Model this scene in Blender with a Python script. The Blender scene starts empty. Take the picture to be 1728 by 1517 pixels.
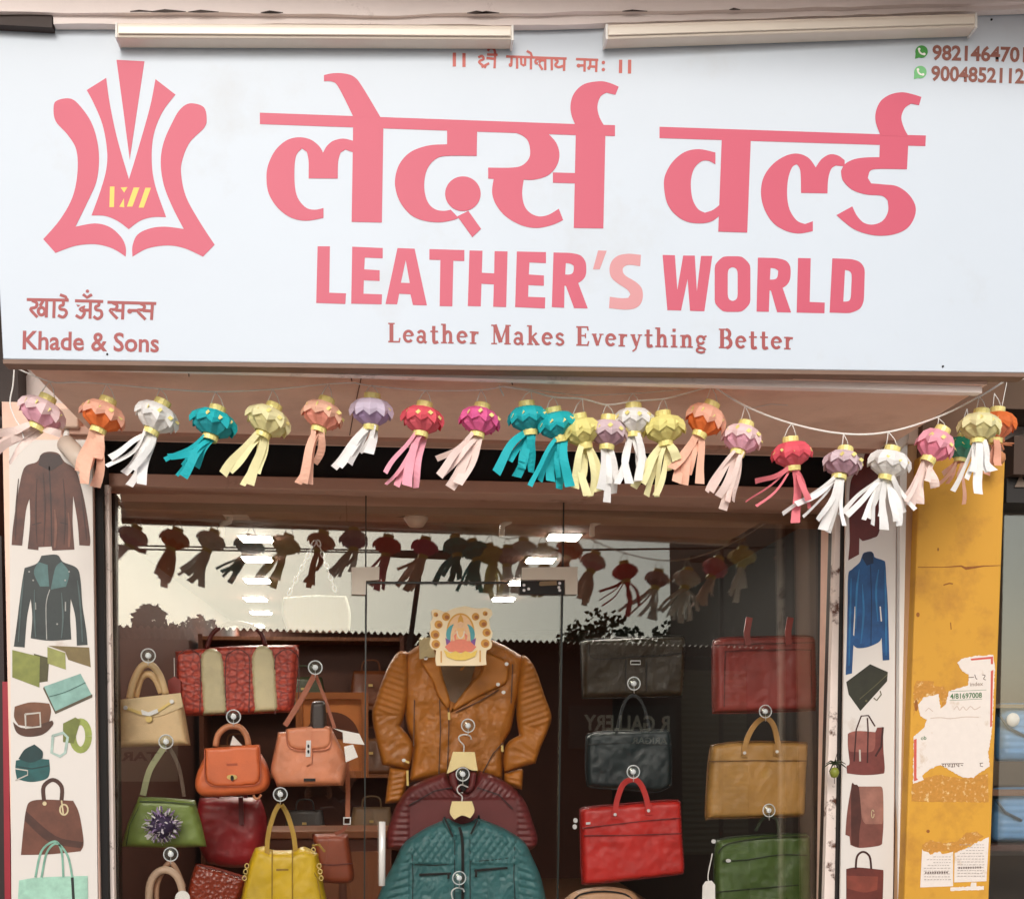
import bpy, bmesh, math, random
import numpy as np
from mathutils import Vector, Matrix, Euler
from mathutils import noise as mnoise
from mathutils.geometry import tessellate_polygon, delaunay_2d_cdt

random.seed(7)
scn = bpy.context.scene
COL = scn.collection
rad = math.radians

# ------------------------------------------------------------------ camera
F, PX, PY = 2000.0, 864.0, 1360.0          # focal length and principal point, photograph pixels
EYE = Vector((0.0, 0.0, 1.5))
cam_d = bpy.data.cameras.new('camera')
cam = bpy.data.objects.new('camera', cam_d); COL.objects.link(cam)
cam.location = EYE
cam.rotation_euler = (rad(90 - 2.85), 0, rad(-5.25))
cam_d.sensor_fit = 'HORIZONTAL'; cam_d.sensor_width = 36
cam_d.lens = F / 1728 * 36
cam_d.shift_x = 0.0
cam_d.shift_y = (PY - 758.5) / 1728
cam_d.clip_start = 0.05; cam_d.clip_end = 3000
scn.camera = cam
CR = Euler(cam.rotation_euler).to_matrix()

# ------------------------------------------------------------------ sky, sun, exposure
W = bpy.data.worlds.new('World'); scn.world = W; W.use_nodes = True
nt = W.node_tree
sky = nt.nodes.new('ShaderNodeTexSky'); sky.sky_type = 'NISHITA'; sky.sun_disc = False
SUN_EL, SUN_AZ = 27, 188
sky.sun_elevation = rad(SUN_EL); sky.sun_rotation = rad(SUN_AZ)
sky.air_density = 1.0; sky.dust_density = 2.5; sky.ozone_density = 1.0
hs = nt.nodes.new('ShaderNodeHueSaturation'); hs.inputs['Saturation'].default_value = 0.55
nt.links.new(sky.outputs[0], hs.inputs['Color'])
nt.links.new(hs.outputs[0], nt.nodes['Background'].inputs[0])
nt.nodes['Background'].inputs[1].default_value = 0.14
sd = bpy.data.lights.new('sun', 'SUN'); sd.energy = 1.4; sd.angle = rad(24); sd.color = (1.0, 0.95, 0.88)
sun = bpy.data.objects.new('sun', sd); COL.objects.link(sun)
_el, _az = rad(SUN_EL), rad(SUN_AZ)
_dir = Vector((math.sin(_az) * math.cos(_el), math.cos(_az) * math.cos(_el), math.sin(_el)))
sun.rotation_euler = _dir.to_track_quat('Z', 'Y').to_euler()
vs = scn.view_settings
vs.view_transform = 'Standard'; vs.look = 'None'; vs.exposure = 0.08; vs.gamma = 1.0; vs.use_curve_mapping = False
scn.cycles.use_denoising = True
scn.cycles.max_bounces = 10; scn.cycles.transparent_max_bounces = 24; scn.cycles.diffuse_bounces = 5
scn.cycles.glossy_bounces = 4; scn.cycles.sample_clamp_indirect = 6

# ------------------------------------------------------------------ pixel -> place
def ray(px, py):
    return CR @ Vector((px - PX, -(py - PY), -F))
def P(px, py, Y):                      # where the ray through a pixel meets the depth plane y = Y
    d = ray(px, py); return EYE + d * ((Y - EYE.y) / d.y)
def PZ(px, py, z):
    d = ray(px, py); return EYE + d * ((z - EYE.z) / d.z)
Y_SIGN, Y_WALL, Y_GLASS, Y_BAG, Y_STR = 3.60, 4.50, 4.65, 4.80, 3.76
G_YAW, G_TILT = rad(-4.0), rad(-2.0)
GN = Vector((-math.sin(G_YAW), -math.cos(G_YAW) * math.cos(G_TILT), -math.sin(G_TILT))).normalized()
G0 = P(780, 1150, Y_GLASS + 0.07)
def PG(px, py, off=0.0):               # on the glass plane, off metres towards the street
    d = ray(px, py); o = G0 + GN * off
    return EYE + d * ((o - EYE).dot(GN) / d.dot(GN))
def MR(px, py, Y):                     # what the pane mirrors at this pixel, on the plane y = Y across the street
    d = ray(px, py); g = PG(px, py); r = d - 2 * d.dot(GN) * GN
    return g + r * ((Y - g.y) / r.y)
def crop(x0, y0, s):
    return lambda pts: [(x0 + x / s, y0 + y / s) for x, y in pts]

# ------------------------------------------------------------------ materials
def lin(r, g, b):
    f = lambda c: (c / 255 / 12.92) if c <= 10 else ((c / 255 + 0.055) / 1.055) ** 2.4
    return (f(r), f(g), f(b))
MATS = {}
def mat(name, col, rough=0.6, var=0.12, scale=14.0, bump=0.0, bscale=120.0, metal=0.0, emit=0.0, col2=None,
        col2_scale=3.0, col2_lo=0.55, col2_hi=0.7, coat=0.0, spec=0.5, vor=False, trans=0.0, bdist=0.004):
    if name in MATS: return MATS[name]
    m = bpy.data.materials.new(name); m.use_nodes = True
    n, l = m.node_tree.nodes, m.node_tree.links
    b = n['Principled BSDF']
    tc = n.new('ShaderNodeTexCoord')
    no = n.new('ShaderNodeTexNoise'); no.inputs['Scale'].default_value = scale; no.inputs['Detail'].default_value = 5
    l.new(tc.outputs['Object'], no.inputs['Vector'])
    mx = n.new('ShaderNodeMix'); mx.data_type = 'RGBA'
    mx.inputs[6].default_value = (*[c * (1 - var) for c in col], 1)
    mx.inputs[7].default_value = (*[min(1, c * (1 + var)) for c in col], 1)
    l.new(no.outputs['Fac'], mx.inputs[0])
    out = mx.outputs[2]
    if col2 is not None:
        n2 = n.new('ShaderNodeTexNoise'); n2.inputs['Scale'].default_value = col2_scale
        n2.inputs['Detail'].default_value = 8; n2.inputs['Roughness'].default_value = 0.65
        l.new(tc.outputs['Object'], n2.inputs['Vector'])
        rp = n.new('ShaderNodeValToRGB'); rp.color_ramp.elements[0].position = col2_lo; rp.color_ramp.elements[1].position = col2_hi
        l.new(n2.outputs['Fac'], rp.inputs[0])
        m2 = n.new('ShaderNodeMix'); m2.data_type = 'RGBA'
        l.new(rp.outputs[0], m2.inputs[0]); l.new(out, m2.inputs[6]); m2.inputs[7].default_value = (*col2, 1)
        out = m2.outputs[2]
    l.new(out, b.inputs['Base Color'])
    b.inputs['Roughness'].default_value = rough; b.inputs['Metallic'].default_value = metal
    b.inputs['Specular IOR Level'].default_value = spec
    if coat: b.inputs['Coat Weight'].default_value = coat; b.inputs['Coat Roughness'].default_value = 0.15
    if bump:
        if vor:
            bt = n.new('ShaderNodeTexVoronoi'); bt.inputs['Scale'].default_value = bscale; o = bt.outputs['Distance']
        else:
            bt = n.new('ShaderNodeTexNoise'); bt.inputs['Scale'].default_value = bscale; bt.inputs['Detail'].default_value = 3; o = bt.outputs['Fac']
        l.new(tc.outputs['Object'], bt.inputs['Vector'])
        bp = n.new('ShaderNodeBump'); bp.inputs['Strength'].default_value = bump; bp.inputs['Distance'].default_value = bdist
        l.new(o, bp.inputs['Height']); l.new(bp.outputs[0], b.inputs['Normal'])
    if trans:
        b.inputs['Subsurface Weight'].default_value = 0.0
        t = n.new('ShaderNodeBsdfTranslucent'); l.new(out, t.inputs[0])
        ms = n.new('ShaderNodeMixShader'); ms.inputs[0].default_value = trans
        l.new(b.outputs[0], ms.inputs[1]); l.new(t.outputs[0], ms.inputs[2])
        l.new(ms.outputs[0], n['Material Output'].inputs[0])
    if emit:
        b.inputs['Emission Color'].default_value = (*col, 1); b.inputs['Emission Strength'].default_value = emit
    MATS[name] = m
    return m
def leather(name, r, g, b, rough=0.36, bump=0.4, k=1.05):
    c = lin(r, g, b); k = min(k, 0.78 / max(c)); c = tuple(q * k for q in c)
    return mat('leather_' + name, c, rough, 0.2, 11, bump, 380, vor=True, bdist=0.0018, col2=tuple(q * 0.6 for q in c), col2_scale=5, col2_lo=0.48, col2_hi=0.85, coat=0.12)
def glass_mat(name, refl, tint=(0.99, 0.99, 0.985)):
    m = bpy.data.materials.new(name); m.use_nodes = True
    n, l = m.node_tree.nodes, m.node_tree.links; n.remove(n['Principled BSDF'])
    t = n.new('ShaderNodeBsdfTransparent'); t.inputs[0].default_value = (*tint, 1)
    g = n.new('ShaderNodeBsdfGlossy'); g.inputs['Roughness'].default_value = 0.0; g.inputs['Color'].default_value = (0.93, 0.95, 0.85, 1)
    fr = n.new('ShaderNodeFresnel'); ge = n.new('ShaderNodeNewGeometry'); mr_ = n.new('ShaderNodeMapRange'); mr_.inputs[3].default_value = refl; mr_.inputs[4].default_value = 1 / refl
    l.new(ge.outputs['Backfacing'], mr_.inputs[0]); l.new(mr_.outputs[0], fr.inputs['IOR'])   # same mirror strength on both sides of a sheet that does not bend light
    ms = n.new('ShaderNodeMixShader')
    l.new(fr.outputs[0], ms.inputs[0]); l.new(t.outputs[0], ms.inputs[1]); l.new(g.outputs[0], ms.inputs[2])
    l.new(ms.outputs[0], n['Material Output'].inputs[0])
    return m

# ------------------------------------------------------------------ objects
def obj(name, me, m=None, parent=None):
    o = bpy.data.objects.new(name, me); COL.objects.link(o)
    if m is not None and me is not None and not me.materials: me.materials.append(m)
    if parent is not None:
        o.parent = parent; o.matrix_parent_inverse = PINV.get(parent.name, Matrix())
    return o
PINV = {}
def tag(o, label, cat, group=None, kind=None):
    o['label'] = label; o['category'] = cat
    if group: o['group'] = group
    if kind: o['kind'] = kind
    return o
def thing(name, label, cat, loc=(0, 0, 0), group=None):      # an Empty at the thing's base; parts are given in world coordinates
    o = bpy.data.objects.new(name, None); COL.objects.link(o); o.location = loc; o.empty_display_size = 0.05
    PINV[o.name] = Matrix.Translation(-Vector(loc))
    return tag(o, label, cat, group)
def structure(name, me, m):
    o = obj(name, me, m); o['kind'] = 'structure'; return o
def mesh(name, vs, fs, smooth=False):
    me = bpy.data.meshes.new(name); me.from_pydata([tuple(v) for v in vs], [], fs)
    bm = bmesh.new(); bm.from_mesh(me); bmesh.ops.recalc_face_normals(bm, faces=bm.faces); bm.to_mesh(me); bm.free()
    if smooth: me.polygons.foreach_set('use_smooth', [True] * len(me.polygons))
    me.update(); return me
def bevel_mesh(me, w, seg=2):
    bm = bmesh.new(); bm.from_mesh(me)
    bmesh.ops.bevel(bm, geom=list(bm.edges), offset=w, segments=seg, affect='EDGES', profile=0.5)
    bm.to_mesh(me); bm.free(); return me
def box(name, a, b, m, parent=None, bev=0.0):
    x0, x1 = sorted((a[0], b[0])); y0, y1 = sorted((a[1], b[1])); z0, z1 = sorted((a[2], b[2]))
    v = [(x0, y0, z0), (x1, y0, z0), (x1, y1, z0), (x0, y1, z0), (x0, y0, z1), (x1, y0, z1), (x1, y1, z1), (x0, y1, z1)]
    f = [(0, 3, 2, 1), (4, 5, 6, 7), (0, 1, 5, 4), (1, 2, 6, 5), (2, 3, 7, 6), (3, 0, 4, 7)]
    me = mesh(name, v, f)
    if bev: bevel_mesh(me, bev)
    return obj(name, me, m, parent)
def hexa(name, front, depth, m, parent=None, bev=0.0):        # four 3-D corners (front face, in turn) pushed back along +y
    d = Vector((0, depth, 0)); v = [Vector(p) for p in front] + [Vector(p) + d for p in front]
    me = mesh(name, v, [(0, 1, 2, 3), (7, 6, 5, 4), (0, 4, 5, 1), (1, 5, 6, 2), (2, 6, 7, 3), (3, 7, 4, 0)])
    if bev: bevel_mesh(me, bev)
    return obj(name, me, m, parent)
def quad_px(name, pts, Y, depth, m, parent=None, bev=0.0):
    return hexa(name, [P(x, y, Y) for x, y in pts], depth, m, parent, bev)
def smooth_loop(pts, sub=5, corner=50, closed=True):
    n = len(pts); out = []
    if n < 4: return list(pts)
    def is_corner(i):
        a, b, c = pts[(i - 1) % n], pts[i], pts[(i + 1) % n]
        t = math.degrees(abs((math.atan2(c[1] - b[1], c[0] - b[0]) - math.atan2(b[1] - a[1], b[0] - a[0]) + math.pi) % (2 * math.pi) - math.pi))
        return t > corner
    cs = [is_corner(i) for i in range(n)]
    for i in range(n if closed else n - 1):
        p1, p2 = pts[i], pts[(i + 1) % n]
        p0 = pts[(i - 1) % n] if (closed or i > 0) else p1
        p3 = pts[(i + 2) % n] if (closed or i < n - 2) else p2
        if cs[i] and closed: p0 = p1
        if cs[(i + 1) % n] and closed: p3 = p2
        if p0 == p1 and p3 == p2: out.append(p1); continue
        for k in range(sub):
            t = k / sub
            q = [0.5 * ((2 * p1[j]) + (-p0[j] + p2[j]) * t + (2 * p0[j] - 5 * p1[j] + 4 * p2[j] - p3[j]) * t * t + (-p0[j] + 3 * p1[j] - 3 * p2[j] + p3[j]) * t ** 3) for j in range(len(p1))]
            out.append(tuple(q))
    if not closed: out.append(tuple(pts[-1]))
    return out
def chaikin(pts, corner=52, it=2):      # rounds the blunt corners of an outline, keeps the sharp ones
    for _ in range(it):
        n = len(pts); out = []
        for i in range(n):
            a, b, c = pts[i - 1], pts[i], pts[(i + 1) % n]
            t = math.degrees(abs((math.atan2(c[1] - b[1], c[0] - b[0]) - math.atan2(b[1] - a[1], b[0] - a[0]) + math.pi) % (2 * math.pi) - math.pi))
            if t > corner or t < 4: out.append(b); continue
            for q in (a, c):
                L = math.hypot(q[0] - b[0], q[1] - b[1]); f = min(0.3, 6.0 / (L + 1e-9)); out.append((b[0] + (q[0] - b[0]) * f, b[1] + (q[1] - b[1]) * f))
        pts = out
    return pts
def ell(cx, cy, rx, ry, n=20, a0=0, a1=360):
    full = abs(a1 - a0) >= 360
    k = n if full else n + 1
    return [(cx + rx * math.cos(rad(a0 + (a1 - a0) * i / n)), cy + ry * math.sin(rad(a0 + (a1 - a0) * i / n))) for i in range(k)]
def stroke(pts, w):                                            # outline of a pen stroke of width w
    L, R = [], []; n = len(pts)
    for i in range(n):
        a, b = pts[max(i - 1, 0)], pts[min(i + 1, n - 1)]
        dx, dy = b[0] - a[0], b[1] - a[1]; q = math.hypot(dx, dy) or 1
        ww = w[i] if isinstance(w, (list, tuple)) else w
        nx, ny = -dy / q * ww / 2, dx / q * ww / 2
        L.append((pts[i][0] + nx, pts[i][1] + ny)); R.append((pts[i][0] - nx, pts[i][1] - ny))
    return L + R[::-1]
def fill(loops, th, place, vs, fs):                            # loops: outer + holes; place(x, y, t): 3-D, t = 0 back, 1 front
    flat_pts = [p for lp in loops for p in lp]
    tris = tessellate_polygon([[Vector((p[0], p[1], 0)) for p in lp] for lp in loops])
    o = len(vs); n = len(flat_pts)
    vs += [place(x, y, 1) for x, y in flat_pts]
    fs += [tuple(o + i for i in t) for t in tris]
    if th:
        vs += [place(x, y, 0) for x, y in flat_pts]
        k = 0
        for lp in loops:
            m = len(lp)
            fs += [(o + k + i, o + k + (i + 1) % m, o + n + k + (i + 1) % m, o + n + k + i) for i in range(m)]
            k += m
def flat(name, shapes, Y, th, m, parent=None, smooth=False, corner=50, placer=None):
    """shapes: a list of [outer, hole, ...] pixel loops, raised th metres towards the street from the plane y = Y"""
    if placer is None:
        def placer(x, y, t):
            return P(x, y, Y) + Vector((0, -th * t, 0))
    vs, fs = [], []
    for i, sh in enumerate(shapes):
        if not isinstance(sh[0], list): sh = [sh]
        lps = [smooth_loop(lp, 5, corner) if smooth else list(lp) for lp in sh]
        pl = (lambda x, y, t, i=i: placer(x, y, t) + Vector((0, -0.00003 * i, 0)))
        fill(lps, th, pl, vs, fs)
    return obj(name, mesh(name, vs, fs), m, parent)
def tube(name, pts, r, m, parent=None, n=8, sub=4, closed=False):
    pts = [tuple(p) for p in pts]
    if len(pts) > 2 and sub > 1: pts = smooth_loop(pts, sub, 400, closed)
    pts = [Vector(p) for p in pts]; N = len(pts); vs, fs = [], []
    prev = None
    for i, p in enumerate(pts):
        if closed: t = pts[(i + 1) % N] - pts[i - 1]
        else: t = pts[min(i + 1, N - 1)] - pts[max(i - 1, 0)]
        t.normalize()
        if prev is None:
            u = t.orthogonal().normalized()
        else:
            u = (prev - t * prev.dot(t))
            u = u.normalized() if u.length > 1e-6 else t.orthogonal().normalized()
        prev = u; w = t.cross(u)
        rr = r if not isinstance(r, (list, tuple)) else r[0] + (r[1] - r[0]) * i / (N - 1)
        vs += [p + (u * math.cos(2 * math.pi * k / n) + w * math.sin(2 * math.pi * k / n)) * rr for k in range(n)]
    for i in range(N if closed else N - 1):
        j = (i + 1) % N
        fs += [(i * n + k, i * n + (k + 1) % n, j * n + (k + 1) % n, j * n + k) for k in range(n)]
    if not closed: fs += [tuple(range(n))[::-1], tuple((N - 1) * n + k for k in range(n))]
    return obj(name, mesh(name, vs, fs, True), m, parent)
def tube_px(name, pts, Y, rpx, m, parent=None, dy=None, **k):
    w = [P(x, y, Y + (dy[i] if dy else 0)) for i, (x, y) in enumerate(pts)]
    return tube(name, w, rpx * Y / F, m, parent, **k)
def lathe(name, prof, loc, m, parent=None, n=20, rot=None, smooth=True, closed=False):
    vs, fs = [], []; K = len(prof); M = Matrix.Translation(loc) @ (rot.to_4x4() if rot else Matrix())
    for i in range(n):
        a = 2 * math.pi * i / n
        vs += [M @ Vector((r * math.cos(a), r * math.sin(a), z)) for r, z in prof]
    for i in range(n):
        j = (i + 1) % n
        fs += [(i * K + k, j * K + k, j * K + k + 1, i * K + k + 1) for k in range(K - 1)]
    if closed: return obj(name, mesh(name, vs, fs + [(i * K + K - 1, ((i + 1) % n) * K + K - 1, ((i + 1) % n) * K, i * K) for i in range(n)], smooth), m, parent)
    if prof[0][0] > 1e-5: fs.append(tuple(i * K for i in range(n))[::-1])
    if prof[-1][0] > 1e-5: fs.append(tuple(i * K + K - 1 for i in range(n)))
    return obj(name, mesh(name, vs, fs, smooth), m, parent)
def pillow(name, outline, Y, T, m, parent=None, step=4.0, edge=14.0, depth=None, smooth=True, back=0.6, wrinkle=0.0, corner=50, wscale=0.045):
    """a stuffed shape: the outline (pixels at depth Y) swells T metres to the street, back*T inwards"""
    lp = smooth_loop(outline, 5, corner) if smooth else list(outline)
    # resample
    pts = []; n = len(lp)
    for i in range(n):
        a, b = lp[i], lp[(i + 1) % n]; d = math.hypot(b[0] - a[0], b[1] - a[1]); k = max(1, int(d / step))
        if d < step * 0.25 and pts: continue
        pts += [(a[0] + (b[0] - a[0]) * j / k, a[1] + (b[1] - a[1]) * j / k) for j in range(k)]
    B = np.array(pts); nb = len(B)
    x0, y0 = B.min(0); x1, y1 = B.max(0)
    gx, gy = [], []
    row = 0; y = y0 + step / 2
    while y < y1:
        x = x0 + (step / 2 if row % 2 else 0)
        while x < x1: gx.append(x); gy.append(y); x += step
        y += step * 0.87; row += 1
    G = np.column_stack([gx, gy])
    A1 = B; A2 = np.roll(B, -1, 0)
    def dist(Q):
        D = np.full(len(Q), 1e9)
        for a, b in zip(A1, A2):
            ab = b - a; t = np.clip(((Q - a) @ ab) / (ab @ ab + 1e-12), 0, 1)
            D = np.minimum(D, np.hypot(*(Q - a - t[:, None] * ab).T))
        return D
    ins = np.zeros(len(G), bool)
    for a, b in zip(A1, A2):
        c = (a[1] > G[:, 1]) != (b[1] > G[:, 1])
        with np.errstate(divide='ignore', invalid='ignore'):
            xi = a[0] + (G[:, 1] - a[1]) / (b[1] - a[1]) * (b[0] - a[0])
        ins ^= c & (G[:, 0] < xi)
    G = G[ins]; D = dist(G); G = G[D > step * 0.55]
    V = np.vstack([B, G])
    vo, eo, fo, *_ = delaunay_2d_cdt([Vector((float(p[0]), float(p[1]))) for p in V], [(i, (i + 1) % nb) for i in range(nb)], [], 1, 1e-5)
    Q = np.array([(p.x, p.y) for p in vo]); D = dist(Q)
    h = T * np.sqrt(np.clip(1 - (1 - np.clip(D / edge, 0, 1)) ** 2, 0, 1))
    bnd = D < 1e-3
    sd = random.random() * 50
    vs = []; N = len(Q)
    for i in range(N):
        hh = h[i]
        if not bnd[i]:
            f = min(1, D[i] / edge)
            if wrinkle:
                x, y = Q[i]
                v3 = Vector((x * wscale * 0.55 + sd, y * wscale * 0.4, sd)); q1 = mnoise.noise(v3); q2 = mnoise.noise(v3 * 2.7)
                hh += wrinkle * f * (1.6 * q1 + 1.3 * (0.35 - abs(q2)) + 0.5 * mnoise.noise(v3 * 6.1))
            if depth: hh += depth(Q[i][0], Q[i][1]) * f
        vs.append(P(Q[i][0], Q[i][1], Y) + Vector((0, -hh, 0)))
    fs = [tuple(f) for f in fo]
    idx = {}
    for i in range(N):
        if bnd[i]: idx[i] = i
        else:
            idx[i] = len(vs); vs.append(P(Q[i][0], Q[i][1], Y) + Vector((0, h[i] * back, 0)))
    fs += [tuple(idx[i] for i in f[::-1]) for f in fs[:]]
    return obj(name, mesh(name, vs, fs, True), m, parent)
def text_mesh(s, bold=0.0, shear=0.0):
    cu = bpy.data.curves.new('t', 'FONT'); cu.body = s; cu.offset = bold; cu.shear = shear; cu.resolution_u = 3
    o = bpy.data.objects.new('t', cu); COL.objects.link(o)
    me = bpy.data.meshes.new_from_object(o.evaluated_get(bpy.context.evaluated_depsgraph_get()))
    bpy.data.objects.remove(o); bpy.data.curves.remove(cu)
    return me
def text_px(name, s, x0, y0, x1, y1, h, place, m, parent=None, bold=0.02, cap=0.73):
    """s laid along the pixel baseline (x0,y0)-(x1,y1), capitals h pixels high; place(x, y): 3-D"""
    me = text_mesh(s, bold); me.name = name
    xs = [v.co.x for v in me.vertices]; a, b = min(xs), max(xs)
    ux, uy = (x1 - x0) / (b - a), (y1 - y0) / (b - a); q = math.hypot(x1 - x0, y1 - y0); nx, ny = (y1 - y0) / q, -(x1 - x0) / q
    for v in me.vertices:
        t = v.co.x - a; k = v.co.y / cap * h
        v.co = place(x0 + ux * t + nx * k, y0 + uy * t + ny * k)
    me.update(); return obj(name, me, m, parent)
# ================================================================== materials used all over
M_plaster = mat('soffit_plaster', lin(246, 208, 190), 0.85, 0.10, 5, 0.25, 60, col2=lin(206, 162, 144), col2_scale=2.2, col2_lo=0.5, col2_hi=0.85)
M_concrete = mat('weathered_paint', lin(240, 228, 224), 0.85, 0.06, 5, 0.3, 40, col2=lin(104, 76, 64), col2_scale=5, col2_lo=0.60, col2_hi=0.78)
M_white = mat('white_paint', lin(232, 230, 226), 0.5, 0.04, 8)
M_worn = mat('worn_white_paint', lin(236, 222, 214), 0.7, 0.12, 10, 0.4, 50, col2=lin(92, 54, 38), col2_scale=9, col2_lo=0.57, col2_hi=0.64)
M_dark = mat('dark_brown_wood', lin(48, 30, 24), 0.6, 0.25, 6, 0.3, 60)
M_black = mat('black_paint_and_shade', lin(18, 15, 15), 0.8, 0.2, 6)  # for black parts, and for shade painted into the recesses
M_beige = mat('beige_metal', lin(190, 150, 132), 0.6, 0.08, 8, 0.15, 80, col2=lin(110, 78, 62), col2_scale=6, col2_lo=0.6, col2_hi=0.8)
M_gold = mat('gold_foil', lin(250, 234, 150), 0.35, 0.10, 60, 0.3, 90, metal=0.08)
M_brass = mat('brass', lin(232, 204, 130), 0.3, 0.05, 20, metal=0.3)
M_chrome = mat('chrome', lin(236, 236, 236), 0.3, 0.03, 20, metal=0.25)  # near-white and barely metallic: bright glints are put into the colour
M_blackmetal = mat('black_metal', lin(24, 22, 22), 0.4, 0.1, 20)
M_paper = mat('white_paper', lin(248, 245, 240), 0.8, 0.02, 20)
M_cord = mat('white_cord', lin(252, 248, 242), 0.85, 0.1, 60)
# ================================================================== ground and street
mg = mat('street_concrete', lin(206, 194, 182), 0.9, 0.12, 2.0, 0.4, 30)
s = 1200
structure('ground', mesh('ground', [(-s, -s, 0), (s, -s, 0), (s, s, 0), (-s, s, 0)], [(0, 1, 2, 3)]), mg)
mr = mat('asphalt', lin(120, 116, 112), 0.9, 0.15, 6, 0.5, 90)
structure('road', mesh('road', [(-60, -6.4, 0.004), (60, -6.4, 0.004), (60, -0.9, 0.004), (-60, -0.9, 0.004)], [(0, 1, 2, 3)]), mr)

# ================================================================== shop building
Z_SOF = P(864, 617, Y_SIGN).z
XL, XR = P(16, 617, Y_SIGN).x, P(1726, 628, Y_SIGN).x
bld = thing('shop_building', 'pinkish brown shop building with canopy over glass front', 'building', (0, 4.6, 0))
# canopy underside, behind the sign
zs = Z_SOF
box('soffit', (XL + 0.005, Y_SIGN + 0.05, zs), (XR - 0.09, Y_WALL + 0.02, zs + 0.12), M_plaster, bld)
lipz = P(864, 617, Y_SIGN).z
box('soffit_front_lip', (XL + 0.01, Y_SIGN + 0.062, zs - 0.022), (XR - 0.1, Y_SIGN + 0.095, zs - 0.001), M_concrete, bld)
# back beam of the canopy and a black block that paints the shutter slot's shade below it
zb = P(864, 748, Y_WALL).z; zt = P(864, 822, Y_GLASS).z
box('canopy_back_beam', (P(-40, 700, Y_WALL).x, Y_WALL, zb), (P(1560, 700, Y_WALL).x, Y_WALL + 0.10, zs - 0.002), M_plaster, bld)
box('back_beam_lip', (P(120, 700, Y_WALL).x, Y_WALL - 0.035, zb - 0.012), (P(1478, 700, Y_WALL).x, Y_WALL + 0.04, zb + 0.015), M_beige, bld)
box('shutter_slot_shade', (P(130, 780, Y_WALL).x, Y_WALL + 0.16, zt - 0.02), (P(1475, 780, Y_WALL).x, Y_WALL + 0.30, zs + 0.1), M_black, bld)
# rust marks and a joint on the underside of the canopy
def sof(name, pts, w, m):
    lp = stroke(pts, w); vs, fs = [], []
    fill([lp], 0.001, lambda x, y, t: PZ(x, y, zs - 0.0002 - 0.0012 * t), vs, fs); obj(name, mesh(name, vs, fs), m, bld)
M_rust = mat('rust_mark', lin(104, 62, 48), 0.9, 0.3, 60)
for q in ([(318, 624), (319, 636)], [(592, 634), (594, 644)], [(863, 642), (865, 650)], [(1190, 640), (1193, 650)], [(40, 622), (46, 628), (44, 634)]): sof('rust_mark', q, [3.5, 1.2] if len(q) == 2 else [4, 6, 2], M_rust)
sof('soffit_joint', [(613, 622), (598, 690), (590, 735)], 1.6, M_rust); sof('soffit_joint', [(1265, 690), (1300, 682), (1330, 684)], 1.2, M_concrete)
# canopy slab over the sign
mslab = M_concrete
zt0 = P(864, 56, Y_SIGN).z
pts = [(-60, 30), (300, 20), (700, 22), (1100, 20), (1400, 10), (1800, -8)]
vs, fs = [], []
random.seed(3)
xs = [-1.9 + 0.06 * i for i in range(64)]
def slab(name, y0, y1, zf, th, m, jag=0.006, seed=1, x0=-3.0, x1=3.2):
    rnd = random.Random(seed); vs, fs = [], []
    n = 60
    for i in range(n + 1):
        x = x0 + (x1 - x0) * i / n; j = rnd.uniform(-jag, jag); j2 = rnd.uniform(-jag, jag)
        z = zf(x)
        vs += [(x, y0 + j, z + j2), (x, y0 + j * 0.5, z + th), (x, y1, z + th), (x, y1, z)]
    for i in range(n):
        a, b = i * 4, i * 4 + 4
        fs += [(a + k, b + k, b + (k + 1) % 4, a + (k + 1) % 4) for k in range(4)]
    fs += [(0, 1, 2, 3), tuple(n * 4 + k for k in (3, 2, 1, 0))]
    return obj(name, mesh(name, vs, fs), m, bld)
def zline(pa, Y):
    w = [P(x, y, Y) for x, y in pa]
    return lambda x: float(np.interp(x, [p.x for p in w], [p.z for p in w]))
slab('canopy_slab', Y_SIGN - 0.045, Y_SIGN - 0.002, zline([(-60, 22), (220, 21), (640, 25), (900, 23), (1300, 17), (1800, 1)], Y_SIGN - 0.045), 0.09, mslab, 0.003, 5)
slab('slab_drip_edge', Y_SIGN - 0.030, Y_SIGN - 0.003, zline([(90, 41), (500, 41), (900, 43), (1300, 31), (1800, 13)], Y_SIGN - 0.030), 0.030, mslab, 0.0015, 9, P(90, 30, Y_SIGN - 0.03).x, 3.2)
box('dark_corner_block', (-3.0, Y_SIGN - 0.032, P(40, 45, Y_SIGN - 0.03).z), (P(88, 30, Y_SIGN - 0.03).x, Y_SIGN - 0.003, P(40, 20, Y_SIGN - 0.03).z), M_dark, bld)  # solid dark block at the left end of the slab
zch = P(864, -14, Y_SIGN - 0.045).z
box('shade_ledge', (-3.2, Y_SIGN - 0.36, zch + 0.06), (3.6, Y_WALL + 0.3, zch + 0.15), mslab, bld)  # unseen ledge above the view, added to shade the sign's top
random.seed(11)
for k in range(9):
    x = random.uniform(200, 1500); w_ = random.uniform(14, 60); y = float(np.interp(x, [-60, 220, 640, 900, 1300, 1800], [22, 21, 25, 23, 17, 1]))
    flat('stain', [stroke([(x, y - 1), (x + w_ * .4, y - 2.2), (x + w_, y - 1)], [1, random.uniform(3, 6), 1])], Y_SIGN - 0.048, 0.0005, M_dark, bld)
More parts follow.
